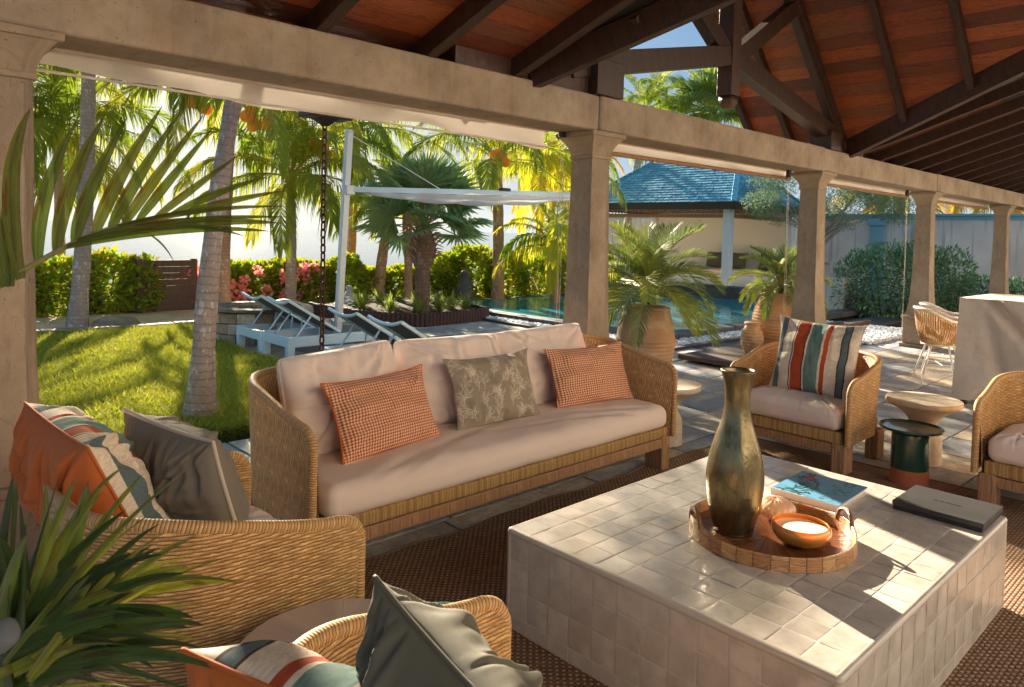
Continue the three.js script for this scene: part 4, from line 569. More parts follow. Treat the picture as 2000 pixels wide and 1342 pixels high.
// ---------------------------------------------------------------- pool, rim, pebbles
{
  struct('pool_water', slabOf([[9.95, -12.85], [9.95, -7.0], [17.6, -7.0], [17.6, -12.85]], -0.9, 0.10), M.pool);
  const t = thing('pool_rim', 'dark stone rim round the garden pool', 'pool edge', [0, 0, 0]); const r = rng(4);
  for (let z = -12.9; z < -6.75; z += 0.6) obj('rim_stone', box(9.62 + (r() - 0.5) * 0.02, 9.96, 0.0, 0.125 + (r() - 0.5) * 0.006, z + 0.005, Math.min(z + 0.595, -6.66), 0.015), M.darkStone, t);
  for (let x = 9.96; x < 17.6; x += 0.66) obj('rim_stone', box(x + 0.005, x + 0.655, 0.0, 0.125 + (r() - 0.5) * 0.008, -7.01, -6.66, 0.015), M.darkStone, t);
  obj('far_edge', [box(9.62, 17.6, 0, 0.112, -13.1, -12.84, 0.02)], M.darkStone, t); obj('waterfall_wall', [box(17.55, 17.95, 0, 0.42, -12.84, -6.66, 0.03)], M.darkStone, t);
  const ch = tag(obj('drain_kerb', [box(9.2, 9.32, -0.02, 0.05, -10.6, -6.2, 0.01), box(9.2, 15.4, -0.02, 0.05, -6.26, -6.14, 0.01)], M.darkStone), 'thin stone kerb holding the pebbles along the pool', 'kerb');
}
function pebbles(label, area, n, seed, y, name = 'pebbles') { const g = new THREE.IcosahedronGeometry(0.028, 1); g.scale(1, 0.6, 0.8); const m = shade(new THREE.InstancedMesh(g, std({ color: lin(0.62, 0.64, 0.66), roughness: 0.7 }), n)), r = rng(seed), o = new THREE.Object3D(); for (let i = 0; i < n; i++) { const [x0, x1, z0, z1] = area[Math.floor(r() * area.length)]; o.position.set(lerp(x0, x1, r()), y + r() * 0.02, lerp(z0, z1, r())); o.rotation.set(r() * 3, r() * 6, r() * 3); const s = 0.7 + r() * 0.9; o.scale.set(s, s, s); o.updateMatrix(); m.setMatrixAt(i, o.matrix); { const k = 0.65 + 0.6 * r(); m.setColorAt(i, lin(k, k, k * 0.98)); }; } m.name = numbered(name); scene.add(m); tag(m, label, 'pebbles'); m.userData.kind = 'stuff'; }
pebbles('white pebbles in the channel along the dark pool rim', [[9.33, 9.62, -10.6, -6.3], [9.33, 15.2, -6.64, -6.26]], 3600, 6, 0.02);
pebbles('white pebbles spread between the paving and the wooden border, left of the plinth', [[11.0, 15.3, -5.6, -4.75], [12.6, 15.3, -5.0, -4.6]], 5200, 7, 0.02);
{ const t = thing('border_plank', 'dark wooden border between the white pebbles and the blue-grey path', 'border', [0, 0, 0]); for (const [x0, x1] of [[11.0, 12.9], [12.91, 14.4], [14.41, 15.6]]) obj('plank', box(x0, x1, -0.02, 0.11, -5.80, -5.68, 0.01), M.plankDark, t); }
{ const t = thing('stone_step', 'dark slab platform under the second potted palm', 'platform', [0, 0, 0]); obj('slab', box(8.55, 10.75, 0.035, 0.10, -5.62, -4.62, 0.012), M.plankDark, t); obj('base', box(8.75, 10.6, 0, 0.035, -5.5, -4.75, 0.005), M.darkStone, t); }
{ const t = thing('garden_post', 'low blue-grey wall end standing left of the clipped shrub', 'wall', [17.75, 0, -7.25]); obj('pier', box(-0.28, 0.28, 0, 0.80, -0.25, 0.25, 0.02), M.gardenWall, t); obj('cap', box(-0.3, 0.3, 0.80, 0.84, -0.27, 0.27, 0.01), M.gardenWall, t); }

// ---------------------------------------------------------------- garden wall, lamp, gazebo
{
  const t = thing('garden_wall', 'long blue-grey garden wall with a darker cap behind the shrubs', 'wall', [23.5, 0, 0]);
  obj('wall_face', box(0, 0.25, 0, 2.50, -22, 2, 0.01), M.gardenWall, t); obj('cap', box(-0.07, 0.32, 2.50, 2.585, -22, 2, 0.02), M.gardenWallTrim, t); obj('cap_band', box(-0.025, 0.0, 2.40, 2.50, -22, 2, 0.008), M.gardenWallTrim, t);
  for (const z of [-8.45, -14.5]) { obj('pilaster', [box(-0.10, 0.0, 0, 2.2, z - 0.2, z + 0.2, 0.01), box(-0.13, 0.0, 2.2, 2.42, z - 0.3, z + 0.3, 0.05)], M.gardenWallTrim, t); }
  const l = thing('wall_lamp', 'small white louvred lamp on the garden wall', 'lamp', [23.42, 2.17, -7.2]); obj('lamp_body', box(0, 0.08, -0.13, 0.13, -0.13, 0.13, 0.02), M.whitePaint, l); for (let k = 0; k < 3; k++) obj('louvre', box(-0.055, 0.0, -0.11 + k * 0.085, -0.07 + k * 0.085, -0.14, 0.14, 0.01), M.whitePaint, l);
}
{
  const X0 = 18.5, X1 = 23.0, Z1 = -10.5, Z0 = -16.4, EY = 2.62, RY = 4.16; const t = thing('gazebo', 'open pool gazebo with blue shingled hip roof and cream back wall', 'gazebo', [0, 0, 0]), r = rng(90);
  // hip roof in shingle courses
  const rows = 17, A = [], B = [];
  const at = (side, s, f) => { const y = EY + 0.11 + (RY - EY - 0.11) * f; const x0 = X0 + 1.75 * f, x1 = X1 - 2.73 * f, z0 = Z0 + 1.8 * f, z1 = Z1 - 0.85 * f; return side === 0 ? V(x0, y, lerp(z0, z1, s)) : side === 1 ? V(lerp(x0, x1, s), y, z1) : side === 2 ? V(x1, y, lerp(z1, z0, s)) : V(lerp(x1, x0, s), y, z0); };
  for (let side = 0; side < 4; side++) { const n = side === 0 ? V(-1, 1.4, 0) : side === 1 ? V(0, 1.4, 1) : side === 2 ? V(1, 1.4, 0) : V(0, 1.4, -1); n.normalize();
    for (let k = 0; k < rows; k++) { const f0 = k / rows, f1 = (k + 1.25) / rows, len = at(side, 0, f0).distanceTo(at(side, 1, f0)); if (len < 0.1) continue; let s = 0; while (s < 1) { const ds = (0.13 + 0.12 * r()) / len, s1 = Math.min(1, s + ds), gap = 0.006 / len; const a = at(side, s + gap, f0), b = at(side, s1 - gap, f0), c = at(side, s1 - gap, Math.min(1, f1)), d = at(side, s + gap, Math.min(1, f1)); const lift = 0.022 + 0.008 * r(); const au = a.clone().addScaledVector(n, lift), bu = b.clone().addScaledVector(n, lift), cu = c.clone().addScaledVector(n, 0.004), du = d.clone().addScaledVector(n, 0.004); const g = new THREE.BufferGeometry(), pos = [], o = r() * 9; for (const q of [[au, bu, cu, du], [a, b, bu, au]]) for (const p of [q[0], q[1], q[2], q[0], q[2], q[3]]) pos.push(p.x, p.y, p.z); g.setAttribute('position', new THREE.Float32BufferAttribute(pos, 3)); g.computeVertexNormals(); const gg = boxUV(g), uv = gg.attributes.uv; for (let i = 0; i < uv.count; i++) uv.setXY(i, uv.getX(i) + o, uv.getY(i) + o); (r() < 0.3 ? B : A).push(gg); s = s1; } } }
  obj('shingles', A, M.shingle, t).userData.kind = 'stuff'; obj('shingles', B, M.shingleB, t).userData.kind = 'stuff';
  for (const [sx, sz] of [[0, 0], [0, 1], [1, 0], [1, 1]]) { const a = V(sx ? X1 : X0, EY + 0.14, sz ? Z1 : Z0), b = V(sx ? X1 - 2.73 : X0 + 1.75, RY + 0.04, sz ? Z1 - 0.85 : Z0 + 1.8); obj('hip_cap', bar(a, b, 0.16, 0.03), M.shingleB, t); }
  obj('roof_deck', [(() => { const g = new THREE.BufferGeometry(), p = []; for (let s = 0; s < 4; s++) { const a = at(s, 0, 0), b = at(s, 1, 0), c = at(s, 1, 1), d = at(s, 0, 1); for (const q of [a, b, c, a, c, d]) p.push(q.x, q.y - 0.02, q.z); } g.setAttribute('position', new THREE.Float32BufferAttribute(p, 3)); g.computeVertexNormals(); return g; })()], M.timber, t);
  obj('fascia', [box(X0 - 0.02, X0 + 0.04, EY - 0.10, EY + 0.10, Z0, Z1), box(X0, X1, EY - 0.10, EY + 0.10, Z1 - 0.04, Z1 + 0.02), box(X1 - 0.04, X1 + 0.02, EY - 0.1, EY + 0.1, Z0, Z1), box(X0, X1, EY - 0.1, EY + 0.1, Z0 - 0.02, Z0 + 0.04), box(X0 + 0.04, X1 - 0.04, EY - 0.06, EY - 0.03, Z0 + 0.04, Z1 - 0.04)], M.darkMetal, t);
  for (const [x, z] of [[X0 + 0.35, Z1 - 0.35], [X0 + 0.35, Z0 + 0.35], [X1 - 0.35, Z1 - 0.35], [X1 - 0.35, Z0 + 0.35]]) obj('post', [box(x - 0.115, x + 0.115, 0.0, EY - 0.08, z - 0.115, z + 0.115, 0.012), box(x - 0.15, x + 0.15, 0.0, 0.3, z - 0.15, z + 0.15, 0.012)], M.whitePaint, t);
  obj('ceiling_beam', [box(X0 + 0.28, X0 + 0.42, EY - 0.33, EY - 0.22, Z0 + 0.3, Z1 - 0.3), box(X0 + 0.3, X1 - 0.3, EY - 0.33, EY - 0.22, Z1 - 0.42, Z1 - 0.28)], M.teak, t);
  const lat = []; for (let z = Z0 + 0.3; z < Z1 - 0.3; z += 0.13) { lat.push(bar(V(X0 + 0.35, EY - 0.22, z), V(X0 + 0.35, EY - 0.07, z + 0.13), 0.012, 0.02), bar(V(X0 + 0.37, EY - 0.22, z + 0.13), V(X0 + 0.37, EY - 0.07, z), 0.012, 0.02)); } for (let x = X0 + 0.4; x < X1 - 0.4; x += 0.13) { lat.push(bar(V(x, EY - 0.22, Z1 - 0.35), V(x + 0.13, EY - 0.07, Z1 - 0.35), 0.012, 0.02), bar(V(x + 0.13, EY - 0.22, Z1 - 0.37), V(x, EY - 0.07, Z1 - 0.37), 0.012, 0.02)); } obj('lattice', lat, M.teak, t).userData.kind = 'stuff';
  obj('back_wall', box(X1 - 0.3, X1 - 0.12, 0, EY - 0.05, Z0 + 0.2, Z1 - 0.2), M.creamWall, t); obj('platform', box(X0 - 0.1, X1, -0.02, 0.16, Z0, Z1, 0.02), M.paleStone, t);
  const b = thing('bench', 'cushioned bench inside the gazebo against the cream wall', 'bench', [21.9, 0.16, -12.4]); obj('seat_base', box(-0.4, 0.6, 0, 0.36, -2.0, 1.6, 0.02), M.whitePaint, b); const sc = obj('seat_cushion', puff(0.95, 0.16, 3.5, 0.05, 0.02, 2), M.cushion, b); sc.position.set(0.1, 0.36, -0.2);
  [[-11.35, 'olive square pillow right of the gazebo post'], [-12.35, 'olive square pillow left of the gazebo post'], [-13.2, 'olive square pillow deepest inside the gazebo']].forEach(([z, label], i) => pillow('pillow', label, { w: 0.62, h: 0.6, t: 0.2, at: [22.1, 0.66, z], yaw: -Math.PI / 2 + 0.2 * (i - 1), lean: 0.25, front: M.velvetOlive, seed: 30 + i, crease: 0.006 }));
}
// ---------------------------------------------------------------- loungers
function lounger(label, x, z) {
  const t = thing('sun_lounger', label, 'sun lounger', [x, 0, z], 0, 'pale blue sun loungers in a row on the paving'), w = 0.70, L = 1.95, y = 0.31;
  for (const s of [-1, 1]) obj('side_rail', box(0, L, y - 0.13, y, s * w / 2 - 0.03, s * w / 2 + 0.03, 0.008), M.bluePaint, t);
  for (const q of [0, L]) obj('end_rail', box(q ? L - 0.055 : 0.001, q ? L - 0.001 : 0.055, y - 0.127, y - 0.003, -w / 2 + 0.03, w / 2 - 0.03, 0.008), M.bluePaint, t);
  for (const q of [0.05, L - 0.05]) for (const s of [-1, 1]) obj('leg', box(q - 0.048, q + 0.048, 0, y - 0.002, s * (w / 2 - 0.012) - 0.045, s * (w / 2 - 0.012) + 0.045, 0.008), M.bluePaint, t);
  obj('seat_sling', gridGeo(12, 6, (u, v) => [lerp(0.78, L - 0.06, u), y + 0.012 - 0.02 * Math.sin(v * Math.PI), lerp(-w / 2 + 0.05, w / 2 - 0.05, v), u * 1.2, v * 0.6]), M.sling, t);
  const hinge = V(0.78, y + 0.01, 0), head = V(0.04, 0.765, 0); const dir = head.clone().sub(hinge), len = dir.length(); dir.normalize(); const nrm = V(-dir.y, dir.x, 0);
  for (const s of [-1, 1]) obj('back_rail', bar(hinge.clone().add(V(0, 0, s * (w / 2 - 0.05))), head.clone().add(V(0, 0, s * (w / 2 - 0.05))), 0.04, 0.035), M.bluePaint, t);
  const hp = []; for (let i = 0; i <= 14; i++) { const q = i / 14 * 2 - 1; hp.push(head.clone().add(V(0.03 * (1 - q * q), -0.055 * (1 - q * q), q * (w / 2 - 0.05)))); } obj('head_bar', sweep(hp, 0.019, 8), M.bluePaint, t);
  obj('back_sling', gridGeo(12, 12, (u, v) => { const q = u * 2 - 1, p = hinge.clone().lerp(head, v * 0.985); const sag = (1 - q * q) * (0.03 + 0.03 * v); return [p.x + sag * 0.75, p.y - sag * 0.8 + 0.012, q * (w / 2 - 0.055), u * 0.6, v]; }), M.sling, t);
  for (const s of [-1, 1]) obj('back_strut', sweep([hinge.clone().lerp(head, 0.55).add(V(0, 0, s * (w / 2 - 0.08))), V(0.16, y - 0.03, s * (w / 2 - 0.08))], 0.013, 8), M.bluePaint, t), obj('back_strut', sweep([hinge.clone().lerp(head, 0.35).add(V(0, 0, s * (w / 2 - 0.1))), V(0.50, y - 0.03, s * (w / 2 - 0.1))], 0.011, 8), M.bluePaint, t);
}
lounger('pale blue lounger farthest left, nearest the round stone planter', 4.24, -9.58);
lounger('pale blue lounger second from the left, in front of the round planter', 4.26, -8.84);
lounger('pale blue lounger just right of the white post, backrest raised', 4.26, -7.25);
lounger('pale blue lounger farthest right, over the middle sofa cushion', 4.24, -6.38);
// ---------------------------------------------------------------- post with folded sail shade, rain chain
{
  const t = thing('sun_sail', 'tall leaning white post with a folded pale sail on a long boom', 'sun sail', [0, 0, 0]);
  const a = V(5.113, 0, -8.75), b = V(5.235, 3.0, -8.75); obj('post', bar(a, b, 0.085, 0.085, V(0, 0, 1)), M.alu, t); for (const s of [-1, 1]) obj('groove_rail', bar(a.clone().add(V(s * 0.047, 0, 0.0)), b.clone().add(V(s * 0.047, 0, 0)), 0.012, 0.05, V(0, 0, 1)), M.alu, t); obj('post_cap', sweep([b, b.clone().add(V(0.004, 0.03, 0))], 0.05, 12), M.alu, t);
  const c = V(5.25, 2.225, -8.70), d = V(8.65, 2.31, -7.28); obj('boom', bar(c, d, 0.06, 0.075), M.bluePaint, t); obj('hinge_bracket', [box(5.17, 5.30, 2.15, 2.28, -8.77, -8.66, 0.01)], M.alu, t);
  obj('stay_cable', sweep([V(5.235, 2.98, -8.75), c.clone().lerp(d, 0.34).add(V(0, 0.03, 0))], 0.007, 6), M.whiteMetal, t);
  obj('sail_cloth', gridGeo(90, 16, (u, v) => { const p = c.clone().lerp(d, 0.05 + 0.93 * u), e = Math.sin(Math.PI * clamp(u * 1.02)); const sag = 0.14 * Math.pow(e, 0.7) * (u < 0.72 ? 1 : lerp(1, 0.45, (u - 0.72) / 0.28)); const q = v * Math.PI; const dep = 0.16 * e + 0.04; return [p.x + dep * Math.sin(q * 2 - 1.2) * 0.8 - 0.35 * e * v * (1 - v), p.y - 0.045 - sag * Math.sin(q) + 0.014 * Math.sin(u * 31 + v * 5) * e, p.z + dep * Math.cos(q) * 1.1, u * 4, v]; }), M.sail, t);
  obj('far_post', bar(V(8.66, 0, -7.25), V(8.68, 2.36, -7.25), 0.08, 0.08, V(0, 0, 1)), M.alu, t); obj('clamp', [box(7.2, 7.36, 2.30, 2.345, -7.87, -7.77, 0.01)], M.darkMetal, t);
}
{
  const t = thing('rain_chain', 'rusty rain chain hanging from a gutter outlet over the lawn edge', 'chain', [2.62, 0, -4.70]);
  obj('gutter_outlet', [box(-0.17, 0.17, 2.47, 2.57, -0.09, 0.09, 0.01), lathe([[0.10, 2.47], [0.04, 2.43], [0.03, 2.42], [0.001, 2.42]], 4).rotateY(Math.PI / 4)], M.darkMetal, t);
  const link = (() => { const p = []; for (let i = 0; i < 20; i++) { const a = i / 20 * 2 * Math.PI; p.push(V(0.0165 * Math.cos(a), 0.024 * Math.sin(a) + Math.sign(Math.sin(a)) * 0.009, 0)); } return sweep(p, 0.0066, 7, true); })();
  let k = 0; for (let y = 2.42; y > 0.03; y -= 0.0545, k++) { const m = obj('link', link, M.rustChain, t); m.position.set(0.006 * Math.sin(y * 2), y, 0); m.rotation.set(0, k % 2 ? 0.35 : 0.35 + Math.PI / 2, 0.04 * Math.sin(k * 3)); }
}
function cordSet(label, x, z, y0) { const t = thing('blind_cord', label, 'cord', [x, 0, z], 0, 'cords and cleats of the roller blinds'); obj('cleat', [box(-0.03, 0.03, y0, y0 + 0.09, -0.02, 0.02, 0.006), sweep([V(0, y0 + 0.02, 0), V(-0.06, y0 - 0.02, 0.01), V(-0.09, y0 + 0.01, 0.01)], 0.008, 6)], M.darkMetal, t); for (const s of [-0.015, 0.02]) obj('cord', sweep([V(s, y0, 0), V(s + 0.004, y0 * 0.5, 0.005), V(s, 0.35, 0)], 0.0018, 5), M.trimCream, t); }
cordSet('thin cords hanging left of the third column in front of the gazebo', 8.52, -4.12, 2.46);
cordSet('thin cords hanging left of the plinth column in front of the shrub', 12.62, -4.12, 2.46);
cordSet('cleat and cord at the blind end left of the column behind the sofa', 4.47, -4.12, 2.5);
// ---------------------------------------------------------------- low things in the garden
{
  const t = thing('round_planter', 'round stone planter left of the loungers', 'planter', [4.75, 0, -10.55]), r = rng(12); const R = 0.66;
  for (let k = 0; k < 3; k++) for (let i = 0; i < 16; i++) { const a0 = (i + (k % 2) * 0.5) / 16 * 2 * Math.PI, a1 = a0 + 2 * Math.PI / 16 - 0.02, j = (r() - 0.5) * 0.02; const pts = [[R + j, a0], [R + j, (a0 + a1) / 2], [R + j, a1], [R - 0.16, a1], [R - 0.16, a0]].map(([q, a]) => [Math.cos(a) * q, Math.sin(a) * q]); obj('stone', slabOf(pts.reverse(), k * 0.15 + 0.003, k * 0.15 + 0.145, 0.006), [M.ledgeStone, M.paver[3]][i % 2], t); }
  obj('core', lathe([[R - 0.03, 0], [R - 0.03, 0.44], [R - 0.15, 0.44]], 32), M.joint, t); obj('coping', lathe([[R - 0.18, 0.45], [R + 0.03, 0.452], [R + 0.035, 0.50], [R - 0.18, 0.505], [R - 0.18, 0.45]], 48), M.ledgeStone, t); obj('soil', lathe([[0.001, 0.43], [R - 0.16, 0.42]], 24), M.soil, t);
}
{ const t = thing('stone_edging', 'low stone edging between the lawn and the sandy path', 'edging', [0, 0, 0]), r = rng(3); let x = -3; while (x < 4.5) { const L = 0.5 + 0.5 * r(); obj('edging_stone', box(x + 0.008, x + L - 0.008, -0.03, 0.085 + 0.03 * r(), -12.44 + 0.03 * r(), -12.22, 0.02), M.ledgeStone, t); x += L; }
  const rk = thing('rock', 'small brown rock beside the trunk on the sandy path', 'rock', [3.6, 0.0, -13.1]); const g = new THREE.IcosahedronGeometry(0.3, 3), p = g.attributes.position; for (let i = 0; i < p.count; i++) { const k = 0.75 + 0.5 * noise3(p.getX(i) * 4, p.getY(i) * 4, p.getZ(i) * 4, 2); p.setXYZ(i, p.getX(i) * k * 1.2, Math.max(-0.02, p.getY(i) * k * 0.5), p.getZ(i) * k); } g.computeVertexNormals(); obj('stone', g, M.ledgeStone, rk); }
{ const t = thing('wooden_fence', 'short dark wooden board fence between the hedge and the leaning palm', 'fence', [4.45, 0, -14.55], 0.12); for (let k = 0; k < 8; k++) obj('board', box(-0.15, 1.0, 0.02 + k * 0.122, 0.139 + k * 0.122, -0.012, 0.012 + 0.003 * (k % 2), 0.003), M.fenceWood, t); for (const x of [-0.1, 0.95]) obj('post', box(x - 0.05, x + 0.05, 0, 1.02, -0.11, -0.013, 0.006), M.fenceWood, t); }
{ const t = thing('low_wall', 'low pale curved stone bench behind the loungers', 'bench', [0, 0, 0]); const c = spline([V(6.0, 0, -12.55), V(6.6, 0, -12.75), V(7.3, 0, -12.95), V(8.2, 0, -13.35)], 30); obj('wall_body', gridGeo(30, 8, (u, v) => { const i = Math.round(u * 30), p = c[i], h = 0.24 + 0.10 * Math.sin(u * 6.5 + 0.6), q = v * 8; const y = q < 3 ? h * q / 3 : q < 5 ? h + 0.01 : h * (8 - q) / 3, z = q < 3 ? 0.12 : q < 4 ? 0.09 : q <= 5 ? -0.09 : -0.12; return [p.x, y, p.z + z, p.x, y]; }, true), M.paleStone, t); }
{ const t = thing('stone_figure', 'small white conical garden figure right of the white post', 'statue', [7.72, 0, -12.76]); obj('body', lathe(smoothProfile([[0.001, 0.56], [0.04, 0.55], [0.065, 0.50], [0.06, 0.45], [0.10, 0.38], [0.13, 0.33], [0.115, 0.29], [0.17, 0.2], [0.2, 0.12], [0.18, 0.08], [0.24, 0.03], [0.23, 0], [0.001, 0]], 60), 20), std({ color: lin(0.62, 0.6, 0.58), bumpMap: M.plaster.bumpMap, bumpScale: 0.03, roughness: 0.9 }), t); }
{ const t = thing('garden_sculpture', 'dark blue-grey hooded stone sculpture in front of the tall shrub', 'statue', [11.0, 0, -13.1]); obj('figure', lathe(smoothProfile([[0.001, 0.80], [0.07, 0.77], [0.105, 0.70], [0.10, 0.61], [0.13, 0.53], [0.19, 0.40], [0.21, 0.22], [0.19, 0.06], [0.20, 0.0], [0.001, 0]], 50), 28), M.darkStone, t); obj('folded_arms', sweep(spline([V(-0.2, 0.30, -0.05), V(-0.15, 0.39, 0.12), V(0, 0.42, 0.19), V(0.15, 0.39, 0.12), V(0.2, 0.30, -0.05)], 20), 0.04, 8), M.darkStone, t); t.rotation.y = 0.8; }
{ // planter bed
  const pts = [[6.95, -12.9], [7.0, -11.7], [7.25, -10.75], [7.75, -10.3], [9.45, -10.55], [9.5, -12.9]];
  const t = thing('planter_bed', 'raised bed edged with upright dark logs, holding the fan palm', 'planter bed', [0, 0, 0]); obj('soil', slabOf(pts.map(([x, z]) => [lerp(x, 8.3, 0.03), lerp(z, -11.7, 0.03)]), 0, 0.2), M.soil, t);
  const line = new THREE.CatmullRomCurve3(pts.map(p => V(p[0], 0, p[1])), false, 'catmullrom', 0.2), n = 84, cs = line.getSpacedPoints(n), r = rng(8); const logs = [0, 1, 2].map(k => lathe([[0.001, 0.262], [0.036, 0.26], [0.044, 0.25], [0.045, 0]], 9)); for (let i = 0; i <= n; i++) { const m = obj('log', logs[i % 3], M.logWood, t); m.position.set(cs[i].x, -0.01 - 0.02 * r(), cs[i].z); m.rotation.y = r() * 6; }
}
// ---------------------------------------------------------------- dining chairs, draped furniture
function diningChair(label, x, z, turn) {
  const t = thing('dining_chair', label, 'chair', [x, 0, z], turn, 'woven rope dining chairs');
  const R = 0.29, rim = [], n = 60, rimY = a => 0.78 + 0.13 * smooth(-0.4, 0.9, -Math.sin(a)); for (let i = 0; i < n; i++) { const a = i / n * 2 * Math.PI; rim.push(V(Math.cos(a) * R * 1.02, rimY(a), Math.sin(a) * R)); } obj('rim_tube', sweep(rim, 0.017, 9, true), M.whiteMetal, t);
  const low = []; for (let i = 0; i < n; i++) { const a = i / n * 2 * Math.PI; low.push(V(Math.cos(a) * 0.20, 0.475, Math.sin(a) * 0.20)); } obj('seat_ring', sweep(low, 0.012, 8, true), M.whiteMetal, t);
  for (let i = 0; i < 62; i++) { const a = i / 62 * 2 * Math.PI; obj('rope', sweep([V(Math.cos(a) * R * 1.02, rimY(a) + 0.012, Math.sin(a) * R), V(Math.cos(a) * 0.262, lerp(0.475, rimY(a), 0.5), Math.sin(a) * 0.26), V(Math.cos(a + 0.08) * 0.20, 0.47, Math.sin(a + 0.08) * 0.20)], 0.0075, 5), M.rim, t); }
  obj('seat_weave', lathe([[0.001, 0.478], [0.2, 0.48], [0.2, 0.47], [0.001, 0.468]], 30), M.rim, t);
  for (const [sx, sz] of [[-1, -1], [1, -1], [-1, 1], [1, 1]]) obj('leg', sweep([V(sx * 0.12, 0.47, sz * 0.12), V(sx * 0.25, 0.0, sz * 0.24)], 0.011, 8), M.whiteMetal, t);
  for (const s of [-1, 1]) obj('stretcher', sweep([V(s * 0.185, 0.235, -0.18), V(s * 0.185, 0.235, 0.18)], 0.008, 6), M.whiteMetal, t); obj('stretcher', sweep([V(-0.185, 0.235, 0), V(0.185, 0.235, 0)], 0.008, 6), M.whiteMetal, t);
}
diningChair('nearer woven rope chair with white rim and legs, left of the draped furniture', 10.02, -2.83, 0.5);
diningChair('farther woven rope chair, mostly behind the nearer one', 10.72, -2.98, 0.3);
{
  const t = thing('covered_furniture', 'furniture draped with a beige cloth cover at the right edge', 'furniture cover', [8.86, 0, -2.33], -0.05); const w = 1.05, d = 2.0, h = 1.15;
  const face = (f, nu, nv, flip) => gridGeo(nu, nv, f, flip); const wr = (a, b, k) => 0.13 * Math.exp(-((a * 1.4 - b * 1.6 + 0.35 * k - 0.6) ** 2) / 0.012) + 0.11 * Math.exp(-((a * 1.2 + b * 1.1 - 1.5 - 0.1 * k) ** 2) / 0.008) + 0.09 * Math.exp(-((a - 0.5 + 0.25 * b) ** 2) / 0.004) * (1.15 - b) + 0.09 * (noise(a * 2.2 + k, b * 1.5 + a * 0.8, 0, 0, 5) - 0.5) + 0.02 * (noise(a * 5 + b * 3, b * 2.4 - a * 2 + k, 0, 0, 9) - 0.5) + 0.012 * Math.sin((a * 3 + b * 5.2) * 2.1 + k) * (1 - b / h);
  obj('cloth', [face((u, v) => { const z = u * d, y = lerp(0.06, h - 0.012, v); return [-0.04 * (1 - v) + wr(z, y, 1) * Math.min(1, u * 14), y, z - 0.03 * (1 - v) * (1 - u), z, y]; }, 70, 50, false), face((u, v) => { const x = u * w, y = lerp(0.06, h - 0.012, v); return [x, y, -0.03 * (1 - v) + wr(x, y, 4) * Math.min(1, u * 14), x, y]; }, 40, 50, true), face((u, v) => [u * w, h + 0.012 * (noise(u * 6, v * 9, 0, 0, 8) - 0.5) - 0.012 * (u < 0.02 || v < 0.02 ? 1 : 0), v * d, u, v], 30, 40, true), face((u, v) => [w, lerp(0.06, h - 0.012, v), u * d, u, v], 4, 4, true)], M.coverCloth, t);
  for (const [x, z] of [[0.06, 0.06], [0.06, 1.9], [0.95, 0.06]]) obj('foot', box(x - 0.03, x + 0.03, 0, 0.08, z - 0.03, z + 0.03), M.darkMetal, t);
}
// ---------------------------------------------------------------- pots
function pot(name, label, x, y, z, h, rTop, rMax, ridged, rim) {
  const t = thing(name, label, 'pot', [x, y, z]), prof = []; for (let i = 0; i <= 110; i++) { const s = i / 110; const base = lerp(0.62, 1, Math.sin(Math.min(1, s / 0.55) * Math.PI / 2)); const body = s < 0.55 ? rMax * base : lerp(rMax, rTop, Math.pow((s - 0.55) / 0.45, 1.7)); const rg = s > 0.04 && s < ridged ? 0.008 * Math.abs(Math.sin(s * h / 0.046 * Math.PI)) : 0; prof.push([body + rg, s * h]); }
  obj('body', lathe([[0.001, 0], ...prof], 56), M.clay, t); obj('rim', lathe(smoothProfile([[rTop - 0.005, h - 0.005], [rTop + rim, h + 0.008], [rTop + rim, h + 0.03], [rTop - 0.01, h + 0.042], [rTop - 0.045, h + 0.03], [rTop - 0.05, h - 0.08]], 24), 56), M.clay, t); obj('soil', lathe([[0.001, h - 0.04], [rTop - 0.045, h - 0.05]], 30), M.soil, t); return t;
}
pot('terracotta_pot', 'tall terracotta pot beside the column behind the sofa, holding the bigger palm', 7.16, 0, -5.16, 0.83, 0.27, 0.345, 0.62, 0.012);
pot('terracotta_pot', 'ridged terracotta jar on the dark slab behind the armchair', 10.08, 0.10, -4.93, 0.80, 0.27, 0.375, 0.88, 0.015);
pot('clay_jar', 'small ridged clay jar left of the ridged terracotta jar', 9.52, 0.10, -5.05, 0.40, 0.09, 0.15, 0.85, 0.02);
